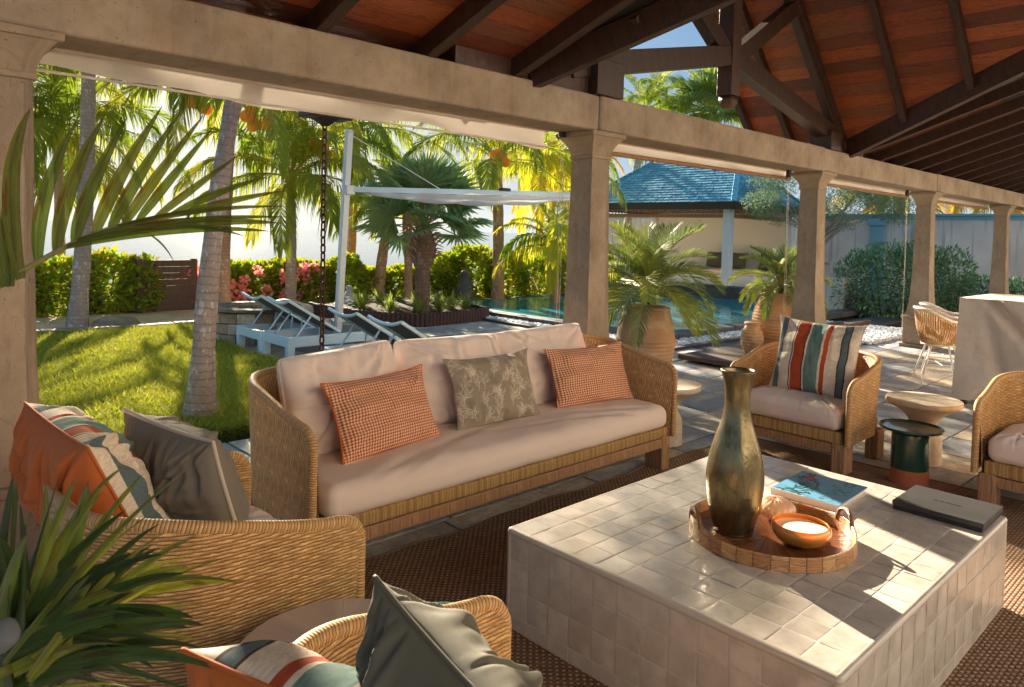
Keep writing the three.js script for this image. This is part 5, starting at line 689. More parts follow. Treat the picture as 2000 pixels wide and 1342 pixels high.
// ---------------------------------------------------------------- fronds and palms
function leafStrips(list) { // list of [a, b, c, width vector] pointed leaflets with two segments
  const pos = new Float32Array(list.length * 27); let k = 0; const put = v => { pos[k++] = v.x; pos[k++] = v.y; pos[k++] = v.z; };
  for (const [a, b, c, w] of list) { const a0 = a.clone().addScaledVector(w, 0.5), a1 = a.clone().addScaledVector(w, -0.5), b0 = b.clone().add(w), b1 = b.clone().sub(w); put(a0); put(a1); put(b0); put(b0); put(a1); put(b1); put(b0); put(b1); put(c); }
  const g = new THREE.BufferGeometry(); g.setAttribute('position', new THREE.BufferAttribute(pos, 3)); g.computeVertexNormals(); g.setAttribute('uv', new THREE.BufferAttribute(new Float32Array(list.length * 18), 2)); return g;
}
function frond(o) { // feathered leaf growing along +x from the origin; o: len pitch droop pairs leaf width hang seed bare
  const r = rng(o.seed), n = 40, pts = [V(0, 0, 0)], tan = []; let p = V(0, 0, 0); const side = (o.bend || 0);
  for (let i = 0; i < n; i++) { const s = i / (n - 1), a = (o.pitch - o.droop * Math.pow(s, 1.25)) * Math.PI / 180; const t = V(Math.cos(a), Math.sin(a), side * s).normalize(); tan.push(t); p = p.clone().addScaledVector(t, o.len / n); pts.push(p); }
  tan.push(tan[n - 1]); const list = [], bare = o.bare ?? 0.14;
  for (let i = 0; i < o.pairs; i++) for (const sd of [-1, 1]) {
    const s = lerp(bare, 0.995, (i + r() * 0.5) / o.pairs), k = Math.min(n - 1, Math.floor(s * n)), a = pts[k].clone().lerp(pts[k + 1], s * n - k), t = tan[k];
    const lat = V(0, 0, sd), up = lat.clone().cross(t).multiplyScalar(sd * -1); if (up.y < 0) up.negate();
    const sw = lerp(0.55, 1.15, s) + (r() - 0.5) * 0.2, q = o.leaf * Math.pow(Math.sin(Math.PI * (0.10 + 0.84 * s)), 0.6) * (0.85 + 0.3 * r());
    const d = lat.multiplyScalar(Math.cos(sw)).addScaledVector(t, Math.sin(sw)).addScaledVector(up, (o.vee ?? 0.25) + (r() - 0.5) * 0.25).normalize();
    const h = o.hang * (0.7 + 0.6 * r()), b = a.clone().addScaledVector(d, q * 0.5); b.y -= q * 0.16 * h; const c = a.clone().addScaledVector(d, q * Math.max(0.45, 1 - 0.32 * h)); c.y -= q * 0.62 * h;
    const w = t.clone().cross(d).cross(d).normalize().multiplyScalar(o.width * 0.5 * (0.8 + 0.4 * r())); w.y += (r() - 0.5) * o.width * 0.5; list.push([a, b, c, w]);
  }
  return { blades: leafStrips(list), stem: sweep(pts.filter((_, i) => i % 2 === 0 || i === n), t => lerp(o.stem ?? 0.018, 0.003, t), 5) };
}
const CRACK = {}; // a few shapes per kind, shared by all the palms of that kind
function frondSet(key, len, leafL, width, pairs) { return CRACK[key] ??= [[80, 75, 0.5], [60, 98, 0.8], [38, 100, 1.1], [12, 80, 1.3], [-18, 55, 1.2], [50, 110, 0.9]].map(([pitch, droop, hang], i) => frond({ len, pitch, droop, pairs, leaf: leafL, width, hang, seed: i * 7 + key.length, bend: (i % 3 - 1) * 0.16 })); }
function crownFronds(t, set, top, spec, mats, seed) { // spec: [count, variant, pitch jitter, scale]
  const r = rng(seed); let a = r() * 6;
  for (const [cnt, variant, sc] of spec) for (let i = 0; i < cnt; i++) { a += 2.39996 + (r() - 0.5) * 0.35; const f = set[variant]; const m = obj('frond', f.blades, mats[Math.floor(r() * mats.length)], t); const s = sc * (0.88 + 0.24 * r()); m.position.copy(top); m.rotation.order = 'YXZ'; m.rotation.set((r() - 0.5) * 0.5, a, (r() - 0.5) * 0.18); m.scale.setScalar(s); const st = obj('midrib', f.stem, M.petiole, m); }
}
function trunkGeo(pts, r0, r1, flare = 0.35) { const n = Math.max(30, Math.round(pts[0].distanceTo(pts[pts.length - 1]) / 0.05)); const c = new THREE.CatmullRomCurve3(pts).getSpacedPoints(n); return sweep(c, t => lerp(r0, r1, t) * (1 + flare * Math.exp(-t * 16)) * (1 + 0.03 * ((t * n * 0.5) % 1)) + 0.004 * Math.sin(t * 40), 16); }
function palm(o) {
  const b = V(...o.base), top = V(...o.top), t = thing('palm_tree', o.label, 'palm tree', o.base, 0, o.group); const T = top.clone().sub(b);
  const mid = T.clone().multiplyScalar(0.5).add(V(o.bow || 0, 0, 0)); obj('trunk', trunkGeo([V(0, -0.05, 0), mid.clone().multiplyScalar(0.5).add(V((o.bow || 0) * 0.3, 0, 0)), mid, T.clone().multiplyScalar(0.78).add(V((o.bow || 0) * 0.7, 0, 0)), T], o.r0, o.r1, o.flare), o.bark, t);
  obj('crown_fibre', sweep([T.clone().add(V(0, -0.45, 0)), T.clone().add(V(0, -0.15, 0)), T.clone().add(V(0, 0.1, 0)), T.clone().add(V(0, 0.3, 0))], q => lerp(o.r1 * 1.05, o.r1 * 0.75, q) + 0.03 * Math.sin(q * Math.PI), 12), M.fibre, t);
  crownFronds(t, frondSet(o.kind, o.len, o.leaf, o.width, o.pairs), T.clone().add(V(0, 0.12, 0)), o.spec, o.mats, o.seed);
  if (o.nuts) o.nuts.forEach(([x, y, z], q) => { const r = rng(q + 5), bunch = []; for (let i = 0; i < 9; i++) { const g = new THREE.SphereGeometry(0.115, 14, 10); g.scale(0.9, 1.15, 0.9); g.rotateX(r() * 2); g.translate(x + (r() - 0.5) * 0.34, y + (r() - 0.5) * 0.3, z + (r() - 0.5) * 0.34); obj('coconut', g, M.coconut, t); } obj('nut_stalk', sweep([T.clone().add(V(0, 0.1, 0)), V((x + T.x) / 2, (y + T.y) / 2 + 0.15, (z + T.z) / 2), V(x, y, z)], 0.02, 6), M.petioleRust, t); });
  return t;
}
const COCO = [[3, 0, 1], [5, 1, 1], [6, 2, 1], [6, 3, 1], [3, 4, 0.9]], SPARSE = [[2, 0, 0.9], [3, 1, 1], [4, 2, 1], [4, 3, 1], [2, 4, 0.9]];
const coco = { kind: 'coconut', len: 2.9, leaf: 0.72, width: 0.027, pairs: 80 };
palm({ ...coco, label: 'leaning grey palm trunk closest to the terrace, rising from the lawn', base: [2.385, 0, -6.33], top: [3.2, 5.6, -6.25], bow: -0.17, r0: 0.092, r1: 0.048, flare: 0.75, bark: M.barkPale, spec: [[3, 0, 0.9], [4, 1, 0.9], [4, 2, 0.9]], mats: M.frondSun, seed: 11 });
palm({ ...coco, label: 'pale palm at the far left, its trunk rising from the sandy path', base: [3.04, 0, -13.25], top: [3.2, 5.3, -13.5], bow: 0.06, r0: 0.128, r1: 0.10, flare: 0.35, bark: M.barkPale, spec: COCO, mats: M.frondSun, seed: 22 });
palm({ ...coco, label: 'coconut palm with two bunches of orange nuts behind the leaning trunk', base: [5.66, 0, -13.92], top: [5.84, 4.45, -13.99], bow: -0.05, r0: 0.13, r1: 0.085, flare: 0.4, bark: M.barkWarm, spec: [[2, 0, 0.75], [3, 1, 0.85], [6, 2, 1], [8, 3, 1], [4, 4, 0.95]], mats: M.frondSun, seed: 35, nuts: [[-0.80, 3.82, 0.75], [0.12, 3.62, 1.1]] });
palm({ ...coco, len: 2.5, kind: 'coconut2', label: 'palm with a low green crown between the leaning trunk and the white post', base: [7.25, 0, -14.32], top: [7.24, 2.62, -14.42], bow: 0.02, r0: 0.115, r1: 0.10, flare: 0.25, bark: M.barkPale, spec: [[4, 0, 1], [6, 1, 1], [6, 2, 1], [5, 3, 0.95], [2, 4, 0.8]], mats: M.frondSun, seed: 41, nuts: [[0.45, 3.35, 0.45]] });
palm({ ...coco, len: 1.7, kind: 'short', leaf: 0.45, pairs: 46, width: 0.03, label: 'reddish leaning trunk just right of the white post', base: [9.6, 0, -14.6], top: [9.8, 2.0, -14.5], bow: -0.04, r0: 0.15, r1: 0.10, flare: 0.2, bark: M.barkWarm, spec: [[3, 0, 1], [4, 1, 1], [4, 2, 1], [3, 3, 0.9]], mats: M.frondSun, seed: 53 });
palm({ ...coco, len: 1.7, kind: 'short', leaf: 0.45, pairs: 46, width: 0.03, label: 'thin orange-topped trunk left of the fan palm', base: [10.23, 0, -14.27], top: [10.22, 2.02, -14.36], bow: 0.02, r0: 0.10, r1: 0.10, flare: 0.2, bark: M.barkWarm, spec: [[3, 0, 1], [4, 1, 1], [4, 2, 1], [2, 3, 0.9]], mats: M.frondSun, seed: 59 });
palm({ ...coco, label: 'tall palm with an orange crown shaft right of the fan palm', base: [11.85, 0, -12.87], top: [11.83, 3.25, -13.0], bow: 0.03, r0: 0.145, r1: 0.12, flare: 0.25, bark: M.barkWarm, spec: [[3, 0, 0.9], [4, 1, 0.9], [5, 2, 0.9], [3, 3, 0.8]], mats: [...M.frondSun, M.frondYellow[1]], seed: 67, nuts: [[-0.22, 3.42, 0.25]] });
palm({ ...coco, len: 1.75, kind: 'yellow', leaf: 0.5, pairs: 44, width: 0.04, label: 'small bright yellow-green palm beside the pool, left of the column', base: [12.42, 0, -11.5], top: [12.40, 1.25, -11.57], bow: 0.0, r0: 0.105, r1: 0.085, flare: 0.3, bark: M.barkWarm, spec: [[3, 0, 1], [5, 1, 1], [5, 2, 1], [4, 3, 0.9], [2, 4, 0.8]], mats: M.frondYellow, seed: 71 });
palm({ ...coco, kind: 'tall', len: 3.0, label: 'tall green palm seen through the open gable', base: [22.3, -0.05, -17.4], top: [22.3, 6.2, -16.4], r0: 0.16, r1: 0.12, bark: M.barkPale, spec: [[4, 0, 0.9], [5, 1, 0.9], [5, 2, 0.9], [4, 3, 0.9]], mats: [...M.frondSun, M.frondYellow[2]], seed: 83 });
palm({ ...coco, kind: 'tall', len: 3.0, label: 'green palm at the right side of the open gable, behind the king post', base: [25.2, -0.05, -15.4], top: [25.0, 6.3, -15.2], r0: 0.16, r1: 0.12, bark: M.barkPale, spec: [[4, 0, 1], [5, 1, 0.9], [5, 2, 0.9], [4, 3, 0.9]], mats: [...M.frondSun, M.frondYellow[1]], seed: 131 });
palm({ ...coco, kind: 'tall', len: 3.0, label: 'lower green palm in the middle of the open gable, just above the beam', base: [24.3, -0.05, -16.6], top: [24.2, 5.3, -16.5], r0: 0.16, r1: 0.12, bark: M.barkPale, spec: [[5, 0, 1], [6, 1, 1], [6, 2, 1], [5, 3, 1]], mats: M.frondSun, seed: 173 });
palm({ ...coco, kind: 'tall', len: 3.0, label: 'golden palm rising behind the gazebo roof, left of the ridge', base: [20.6, -0.05, -19.5], top: [20.4, 4.2, -19.2], r0: 0.16, r1: 0.12, bark: M.barkWarm, spec: COCO, mats: M.frondGold, seed: 89 });
palm({ ...coco, kind: 'tall', len: 3.0, label: 'golden palm drooping over the garden wall near its pilaster', base: [26.4, -0.05, -8.9], top: [26.4, 3.55, -8.8], r0: 0.16, r1: 0.12, bark: M.barkWarm, spec: [[3, 0, 0.9], [4, 1, 0.9], [6, 2, 0.9], [7, 3, 0.9], [5, 4, 0.8]], mats: M.frondGold, seed: 97 });
palm({ ...coco, kind: 'tall', len: 3.0, label: 'golden palm drooping over the right end of the garden wall', base: [26.4, -0.05, -5.6], top: [26.4, 3.55, -5.5], r0: 0.16, r1: 0.12, bark: M.barkWarm, spec: [[3, 0, 0.9], [4, 1, 0.9], [6, 2, 0.9], [7, 3, 0.9], [5, 4, 0.8]], mats: M.frondGold, seed: 101 });
palm({ ...coco, label: 'palm behind the left hedge with fronds arching over the sea', base: [2.7, -0.05, -16.9], top: [2.6, 3.55, -17.0], bow: 0.1, r0: 0.12, r1: 0.09, flare: 0.3, bark: M.barkPale, spec: COCO, mats: M.frondSun, seed: 107 });

palm({ ...coco, kind: 'tall', len: 3.0, label: 'green palm rising between the white post and the fan palm, behind the sail', base: [9.62, -0.05, -15.9], top: [9.66, 4.0, -15.8], r0: 0.12, r1: 0.09, bark: M.barkWarm, spec: COCO, mats: M.frondSun, seed: 141 });
palm({ ...coco, label: 'palm just behind the far left trunk with arching fronds over the hedge', base: [3.6, -0.05, -17.0], top: [3.55, 3.5, -17.1], r0: 0.11, r1: 0.08, bark: M.barkPale, spec: COCO, mats: M.frondSun, seed: 149 });
palm({ ...coco, kind: 'tall', len: 3.0, label: 'yellow palm behind the small pool palm, next to the column', base: [15.2, -0.05, -14.9], top: [15.3, 3.6, -14.8], r0: 0.12, r1: 0.09, bark: M.barkWarm, spec: COCO, mats: M.frondYellow, seed: 157 });
// fan palms
function fanLeaf(seed, R, n) { const r = rng(seed), list = [], span = 4.3; for (let i = 0; i < n; i++) { const a = (i / (n - 1) - 0.5) * span, L = R * (0.86 + 0.14 * Math.cos(a * 0.55)) * (0.94 + 0.12 * r()); const d = V(Math.cos(a), 0.10 * (i % 2 ? 1 : -1) * 0.4, Math.sin(a)); const b = d.clone().multiplyScalar(L * 0.60); b.y += 0.03; const c = d.clone().multiplyScalar(L); c.y -= 0.09 * R * (0.3 + r()); const w = V(-Math.sin(a), (i % 2 ? 0.5 : -0.5), Math.cos(a)).multiplyScalar(L * 0.6 * span / n * 0.62); const a0 = d.clone().multiplyScalar(0.03); const lw = w.clone(); list.push([a0, b, c, lw]); } return leafStrips(list.map(([a, b, c, w]) => [a, b, c, w])); }
function fanPalm(o) {
  const t = thing('fan_palm', o.label, 'palm tree', o.base); obj('trunk', sweep(spline([V(0, -0.05, 0), V(0.02, o.h * 0.4, 0), V(0.0, o.h, 0)], 60), q => lerp(o.r0, o.r0 * 0.92, q) * (1 + 0.3 * Math.exp(-q * 14)) + (q > 0.62 ? o.r0 * 0.75 * Math.sin((q - 0.62) / 0.38 * Math.PI) : 0) + 0.006 * Math.sin(q * 120), 18), o.bark, t);
  const r = rng(o.seed); const boots = []; for (let i = 0; i < 70; i++) { const a = i * 2.4, y = lerp(o.h * 0.66, o.h * 1.04, r()), R = o.r0 * (1.3 + 0.4 * r()); boots.push(sweep([V(Math.cos(a) * o.r0 * 1.1, y - 0.05, Math.sin(a) * o.r0 * 1.1), V(Math.cos(a) * R * 1.25, y + 0.06, Math.sin(a) * R * 1.25), V(Math.cos(a) * (R * 1.6 + 0.05 * r()), y + 0.10 * r(), Math.sin(a) * (R * 1.6 + 0.05))], q => lerp(0.022, 0.006, q), 5)); } obj('leaf_stubs', boots, M.fibre, t);
  const leaves = [1, 2, 3].map(k => fanLeaf(k, o.R, 34));
  let a = 0; for (let i = 0; i < o.n; i++) { a += 2.39996; const e = lerp(85, -12, Math.pow((i + 0.5) / o.n, 1.15)) * Math.PI / 180 + (r() - 0.5) * 0.2, L = o.pet * (0.8 + 0.4 * r()); const dir = V(Math.cos(a) * Math.cos(e), Math.sin(e), Math.sin(a) * Math.cos(e)); const s = V(0, o.h * 1.02, 0), m = s.clone().addScaledVector(dir, L * 0.5).add(V(0, 0.04, 0)), q = s.clone().addScaledVector(dir, L).add(V(0, -0.04 * L, 0)); const pt = obj('petiole', sweep([s, m, q], w => lerp(0.017, 0.009, w), 6), M.petiole, t);
    const lf = obj('fan_leaf', leaves[i % 3], o.mats[i % o.mats.length], t); lf.position.copy(q); const tilt = e - 0.1 + 0.25 * (r() - 0.5); const x = V(Math.cos(a) * Math.cos(tilt), Math.sin(tilt), Math.sin(a) * Math.cos(tilt)), z = V(-Math.sin(a), 0, Math.cos(a)), y = z.clone().cross(x); lf.quaternion.setFromRotationMatrix(new THREE.Matrix4().makeBasis(x, y, z)); lf.rotateX((r() - 0.5) * 1.7); lf.scale.setScalar(0.85 + 0.3 * r()); }
}
fanPalm({ label: 'big dark fan palm standing in the log-edged bed', base: [7.98, 0.15, -10.72], h: 1.58, r0: 0.145, R: 0.62, n: 36, pet: 0.85, bark: M.barkDark, mats: M.fan, seed: 5 });
fanPalm({ label: 'fan palm crown low in the open gable, above the beam', base: [23.9, -0.05, -14.9], h: 6.3, r0: 0.15, R: 0.85, n: 24, pet: 0.9, bark: M.barkDark, mats: [M.fan[0], M.frondSun[1]], seed: 9 });

// potted palms: crown of fine arching fronds
function pottedPalm(label, x, y, z, n, len, seed, trunkH, mats) {
  const t = thing('potted_palm', label, 'potted palm', [x, y, z]); obj('trunk', sweep([V(0, -0.06, 0), V(0.01, trunkH * 0.5, 0), V(0, trunkH, 0)], q => 0.055 + 0.02 * Math.sin(q * 9), 12), M.barkDark, t);
  const set = CRACK['pot' + len] ??= [[84, 60, 0.1], [66, 80, 0.15], [48, 95, 0.25], [28, 105, 0.35], [5, 85, 0.4]].map(([pitch, droop, hang], i) => frond({ len, pitch, droop, pairs: 46, leaf: len * 0.27, width: 0.013, hang, seed: 50 + i, bend: (i % 3 - 1) * 0.2, stem: 0.008, bare: 0.2, vee: 0.35 }));
  const r = rng(seed); let a = r() * 6; for (let i = 0; i < n; i++) { a += 2.39996; const v = Math.min(4, Math.floor(i / n * 5)); const f = set[v]; const m = obj('frond', f.blades, mats[Math.floor(r() * mats.length)], t); m.position.set(0, trunkH, 0); m.rotation.order = 'YXZ'; m.rotation.set((r() - 0.5) * 0.5, a, (r() - 0.5) * 0.2); m.scale.setScalar(0.82 + 0.36 * r()); obj('midrib', f.stem, M.petiole, m); }
}
pottedPalm('bigger potted palm with arching fronds, right of the column behind the sofa', 7.16, 0.80, -5.16, 44, 0.98, 3, 0.22, M.potFrond);
pottedPalm('smaller potted palm on the ridged jar in front of the third column', 10.08, 0.88, -4.93, 40, 0.72, 8, 0.14, [M.potFrond[1], M.potFrond[2], M.potFrond[0]]);

// ---------------------------------------------------------------- shrubs and hedges: many folded leaves round stems
function leafShape(L, Wd, fold = 0.25) { const g = new THREE.BufferGeometry(); const p = [0, 0, 0, L * 0.5, fold * Wd * 0.4, Wd / 2, L * 0.5, -fold * Wd * 0.6, 0, 0, 0, 0, L * 0.5, -fold * Wd * 0.6, 0, L * 0.5, fold * Wd * 0.4, -Wd / 2, L, -0.08 * L, 0, L * 0.5, -fold * Wd * 0.6, 0, L * 0.5, fold * Wd * 0.4, Wd / 2, L, -0.08 * L, 0, L * 0.5, fold * Wd * 0.4, -Wd / 2, L * 0.5, -fold * Wd * 0.6, 0]; g.setAttribute('position', new THREE.Float32BufferAttribute(p, 3)); g.computeVertexNormals(); g.setAttribute('uv', new THREE.Float32BufferAttribute(new Float32Array(24), 2)); return g; }
function shrub(name, label, category, o) { // o: blobs [x, y, z, rx, ry, rz], n, leaf geometry, material, tint(r)
  const b0 = o.blobs[0], t = thing(name, label, category, [b0[0], 0, b0[2]], 0, o.group), r = rng(o.seed), m = shade(new THREE.InstancedMesh(o.leaf, o.mat, o.n)); const q = new THREE.Object3D(), vol = o.blobs.map(b => b[3] * b[4] + b[4] * b[5] + b[3] * b[5]), sum = vol.reduce((a, b) => a + b);
  for (let i = 0; i < o.n; i++) {
    let k = 0, e = r() * sum; while (e > vol[k] && k < vol.length - 1) e -= vol[k++]; const b = o.blobs[k]; const u = r() * 2 - 1, a = r() * 2 * Math.PI, s = Math.sqrt(1 - u * u), d = V(s * Math.cos(a), u, s * Math.sin(a)); const rad = (1 - 0.38 * Math.pow(r(), 1.6)) * (0.84 + 0.34 * noise3(d.x * 2.6 + k * 3 + o.seed, d.y * 2.6, d.z * 2.6, 8));
    const p = V(b[0] + d.x * b[3] * rad - b0[0], Math.max(0.04, b[1] + d.y * b[4] * rad), b[2] + d.z * b[5] * rad - b0[2]); q.position.copy(p); const x = d.clone().add(V((r() - 0.5) * 1.5, (r() - 0.35) * 1.3, (r() - 0.5) * 1.5)).normalize(); const y = V(r() - 0.5, 0.9, r() - 0.5).normalize(), z = x.clone().cross(y).normalize(); y.copy(z).cross(x); q.quaternion.setFromRotationMatrix(new THREE.Matrix4().makeBasis(x, y, z)); const sc = 0.65 + 0.7 * r(); q.scale.set(sc, sc, sc); q.updateMatrix(); m.setMatrixAt(i, q.matrix); const c = o.tint ? o.tint(r, d) : [0.75 + 0.5 * r(), 0.8 + 0.4 * r(), 0.7 + 0.5 * r()]; m.setColorAt(i, lin(...c));
  }
  m.name = 'foliage'; m.userData.kind = 'stuff'; t.add(m);
  const st = []; for (const b of o.blobs) for (let i = 0; i < 5; i++) { const x = b[0] - b0[0], z = b[2] - b0[2], a = i * 1.3 + b[0]; st.push(sweep([V(x * 0.98 + 0.1 * Math.cos(a), 0, z + 0.1 * Math.sin(a)), V(x + Math.cos(a) * b[3] * 0.3, b[1] * 0.7, z + Math.sin(a) * b[5] * 0.3), V(x + Math.cos(a) * b[3] * 0.6, b[1] + b[4] * 0.45, z + Math.sin(a) * b[5] * 0.6)], w => lerp(0.022, 0.007, w), 5)); } obj('stems', st, M.barkDark, t); return t;
}
const sg = leafShape(0.12, 0.095), sgS = leafShape(0.085, 0.06);
shrub('hedge', 'broad round-leaved hedge at the far left, in front of the sea', 'hedge', { blobs: [[3.2, 0.44, -15.1, 0.75, 0.52, 0.6], [2.3, 0.46, -15.1, 0.8, 0.52, 0.6], [3.95, 0.50, -15.0, 0.6, 0.58, 0.55], [4.45, 0.45, -14.8, 0.35, 0.55, 0.4], [1.4, 0.5, -15.1, 0.8, 0.6, 0.6], [0.4, 0.5, -15.1, 0.8, 0.6, 0.6]], n: 15000, leaf: sg, mat: M.hedge, seed: 3 });
shrub('flowering_shrub', 'shrub with pink blossoms behind the left loungers', 'shrub', { blobs: [[7.0, 0.38, -15.5, 0.8, 0.5, 0.6], [6.3, 0.38, -15.6, 0.6, 0.46, 0.5], [7.8, 0.42, -15.4, 0.6, 0.54, 0.5], [5.6, 0.34, -15.7, 0.5, 0.4, 0.5]], n: 11000, leaf: sg, mat: M.hedge, seed: 5 });
{ const pet = leafShape(0.10, 0.10, 0.5), t = thing('blossom', 'pink blossoms on the shrub behind the left loungers', 'flowers', [0, 0, 0]); const m = shade(new THREE.InstancedMesh(pet, M.petal, 720)), r = rng(6), q = new THREE.Object3D(); const cl = []; for (let i = 0; i < 36; i++) cl.push([5.2 + 3.0 * r(), 0.12 + 0.70 * r(), -14.86 + 0.16 * r()]); for (let i = 0; i < 720; i++) { const c = cl[i % 36]; q.position.set(c[0] + (r() - 0.5) * 0.18, c[1] + (r() - 0.5) * 0.16, c[2] + (r() - 0.5) * 0.18); q.rotation.set(r() * 6, r() * 6, r() * 6); q.updateMatrix(); m.setMatrixAt(i, q.matrix); m.setColorAt(i, lin(0.85 + 0.3 * r(), 0.7 + 0.6 * r(), 0.7 + 0.6 * r())); } m.name = 'petals'; m.userData.kind = 'stuff'; t.add(m); }
shrub('shrub', 'green shrub behind the rain chain and the white post', 'shrub', { blobs: [[8.9, 0.45, -14.9, 0.55, 0.55, 0.5], [8.15, 0.38, -15.1, 0.5, 0.52, 0.5], [9.65, 0.34, -15.0, 0.45, 0.40, 0.5]], n: 7000, leaf: sg, mat: M.hedge, seed: 13 });
shrub('shrub', 'low green shrub between the reddish trunk and the fan palm', 'shrub', { blobs: [[10.45, 0.34, -14.9, 0.6, 0.42, 0.5], [11.3, 0.32, -14.6, 0.5, 0.36, 0.5]], n: 5500, leaf: sg, mat: M.hedge, seed: 17 });
shrub('shrub', 'tallest bright shrub right of the fan palm', 'shrub', { blobs: [[12.0, 0.55, -14.1, 0.75, 0.82, 0.6], [11.4, 0.5, -14.3, 0.6, 0.62, 0.5], [12.8, 0.5, -13.7, 0.6, 0.75, 0.6]], n: 8500, leaf: sg, mat: M.hedge, seed: 19 });
shrub('shrub', 'bright hedge behind the small yellow palm, left of the column', 'shrub', { blobs: [[13.9, 0.5, -13.6, 0.8, 0.6, 0.6], [14.9, 0.5, -13.3, 0.8, 0.6, 0.6], [15.9, 0.5, -13.3, 0.8, 0.7, 0.6]], n: 8500, leaf: sg, mat: M.hedge, seed: 23 });
const darkTint = r => { const k = 0.6 + 0.7 * r(); return [k, k * (0.95 + 0.1 * r()), k * 1.05]; }, dl = leafShape(0.11, 0.042);
shrub('shrub', 'large clipped dark green shrub before the garden wall, left of the plinth column', 'shrub', { blobs: [[18.1, 0.78, -6.35, 0.85, 0.92, 0.75], [18.6, 0.80, -5.75, 0.8, 0.95, 0.7], [17.8, 0.7, -6.8, 0.6, 0.75, 0.55], [18.9, 0.7, -5.2, 0.7, 0.85, 0.6]], n: 8500, leaf: dl, mat: M.hedgeDark, seed: 29, tint: darkTint });
shrub('hedge', 'low dark clipped hedge along the garden wall at the right', 'hedge', { blobs: [[21.5, 0.35, -5.2, 0.5, 0.55, 0.8], [21.5, 0.35, -4.3, 0.5, 0.56, 0.8], [21.5, 0.35, -3.4, 0.5, 0.56, 0.8], [21.5, 0.35, -6.1, 0.5, 0.55, 0.8]], n: 7500, leaf: dl, mat: M.hedgeDark, seed: 31, tint: darkTint });
{ // feathery tree between gazebo and third column
  const t = thing('feathery_tree', 'fine-leaved grey-green tree behind the third column', 'tree', [19.6, 0, -9.0]); const r = rng(44); const limbs = [sweep(spline([V(0, 0, 0), V(0.1, 0.8, 0.1), V(0.0, 1.5, 0.3), V(0.2, 2.1, 0.6)], 24), q => lerp(0.09, 0.05, q), 10)]; const tips = [];
  for (let i = 0; i < 16; i++) { const a = i * 2.4, R = 0.9 + 0.9 * r(), y = 2.3 + 1.1 * r(); const e = V(0.3 + Math.cos(a) * R, y, 0.4 + Math.sin(a) * R * 1.3); tips.push(e); limbs.push(sweep(spline([V(0.15, 1.5 + 0.5 * r(), 0.4), V(0.2 + Math.cos(a) * R * 0.4, 2.1, 0.4 + Math.sin(a) * R * 0.4), e], 10), q => lerp(0.035, 0.008, q), 6)); } obj('trunk', limbs, M.barkPale, t);
  const n = 26000, m = shade(new THREE.InstancedMesh(leafShape(0.05, 0.02), M.tamarind, n)), q = new THREE.Object3D(); for (let i = 0; i < n; i++) { const e = tips[i % 16], u = r() * 2 - 1, a = r() * 6.28, s = Math.sqrt(1 - u * u), d = Math.cbrt(r()); q.position.set(e.x + s * Math.cos(a) * d * 0.55, e.y + u * d * 0.42 - 0.05, e.z + s * Math.sin(a) * d * 0.55); q.rotation.set(r() * 6, r() * 6, r() * 6); q.scale.setScalar(0.7 + 0.8 * r()); q.updateMatrix(); m.setMatrixAt(i, q.matrix); m.setColorAt(i, lin(0.7 + 0.6 * r(), 0.8 + 0.4 * r(), 0.7 + 0.5 * r())); } m.name = 'foliage'; m.userData.kind = 'stuff'; t.add(m);
}
// ferns and grasses in the bed
function tuft(label, x, y, z, n, L, seed, mat, w = 0.02) { const t = thing('fern', label, 'plant', [x, y, z], 0, 'leafy plants in the log-edged bed'), r = rng(seed), list = []; for (let i = 0; i < n; i++) { const a = r() * 6.28, e = 0.5 + 0.9 * r(), q = L * (0.6 + 0.6 * r()), d = V(Math.cos(a) * Math.cos(e), Math.sin(e), Math.sin(a) * Math.cos(e)); const b = d.clone().multiplyScalar(q * 0.6), c = d.clone().multiplyScalar(q); c.y -= q * 0.35 * Math.cos(e); list.push([V(0, 0, 0), b, c, V(-Math.sin(a), 0, Math.cos(a)).multiplyScalar(w * 0.5)]); } obj('blades', leafStrips(list), mat, t); }
{ const r = rng(64), names = ['left of', 'in front of', 'right of', 'behind']; const spots = [[7.35, -11.7], [7.5, -11.0], [7.85, -10.6], [8.35, -10.65], [8.75, -10.8], [9.15, -10.9], [8.5, -11.6], [7.6, -12.2], [8.9, -11.8], [9.3, -12.2], [8.2, -12.4]]; spots.forEach(([x, z], i) => tuft(`pale green leafy plant number X`.replace(' number X', ' in the log-edged bed round the fan palm'), x, 0.18, z, 60, 0.42, 70 + i, M.fern, 0.028)); }
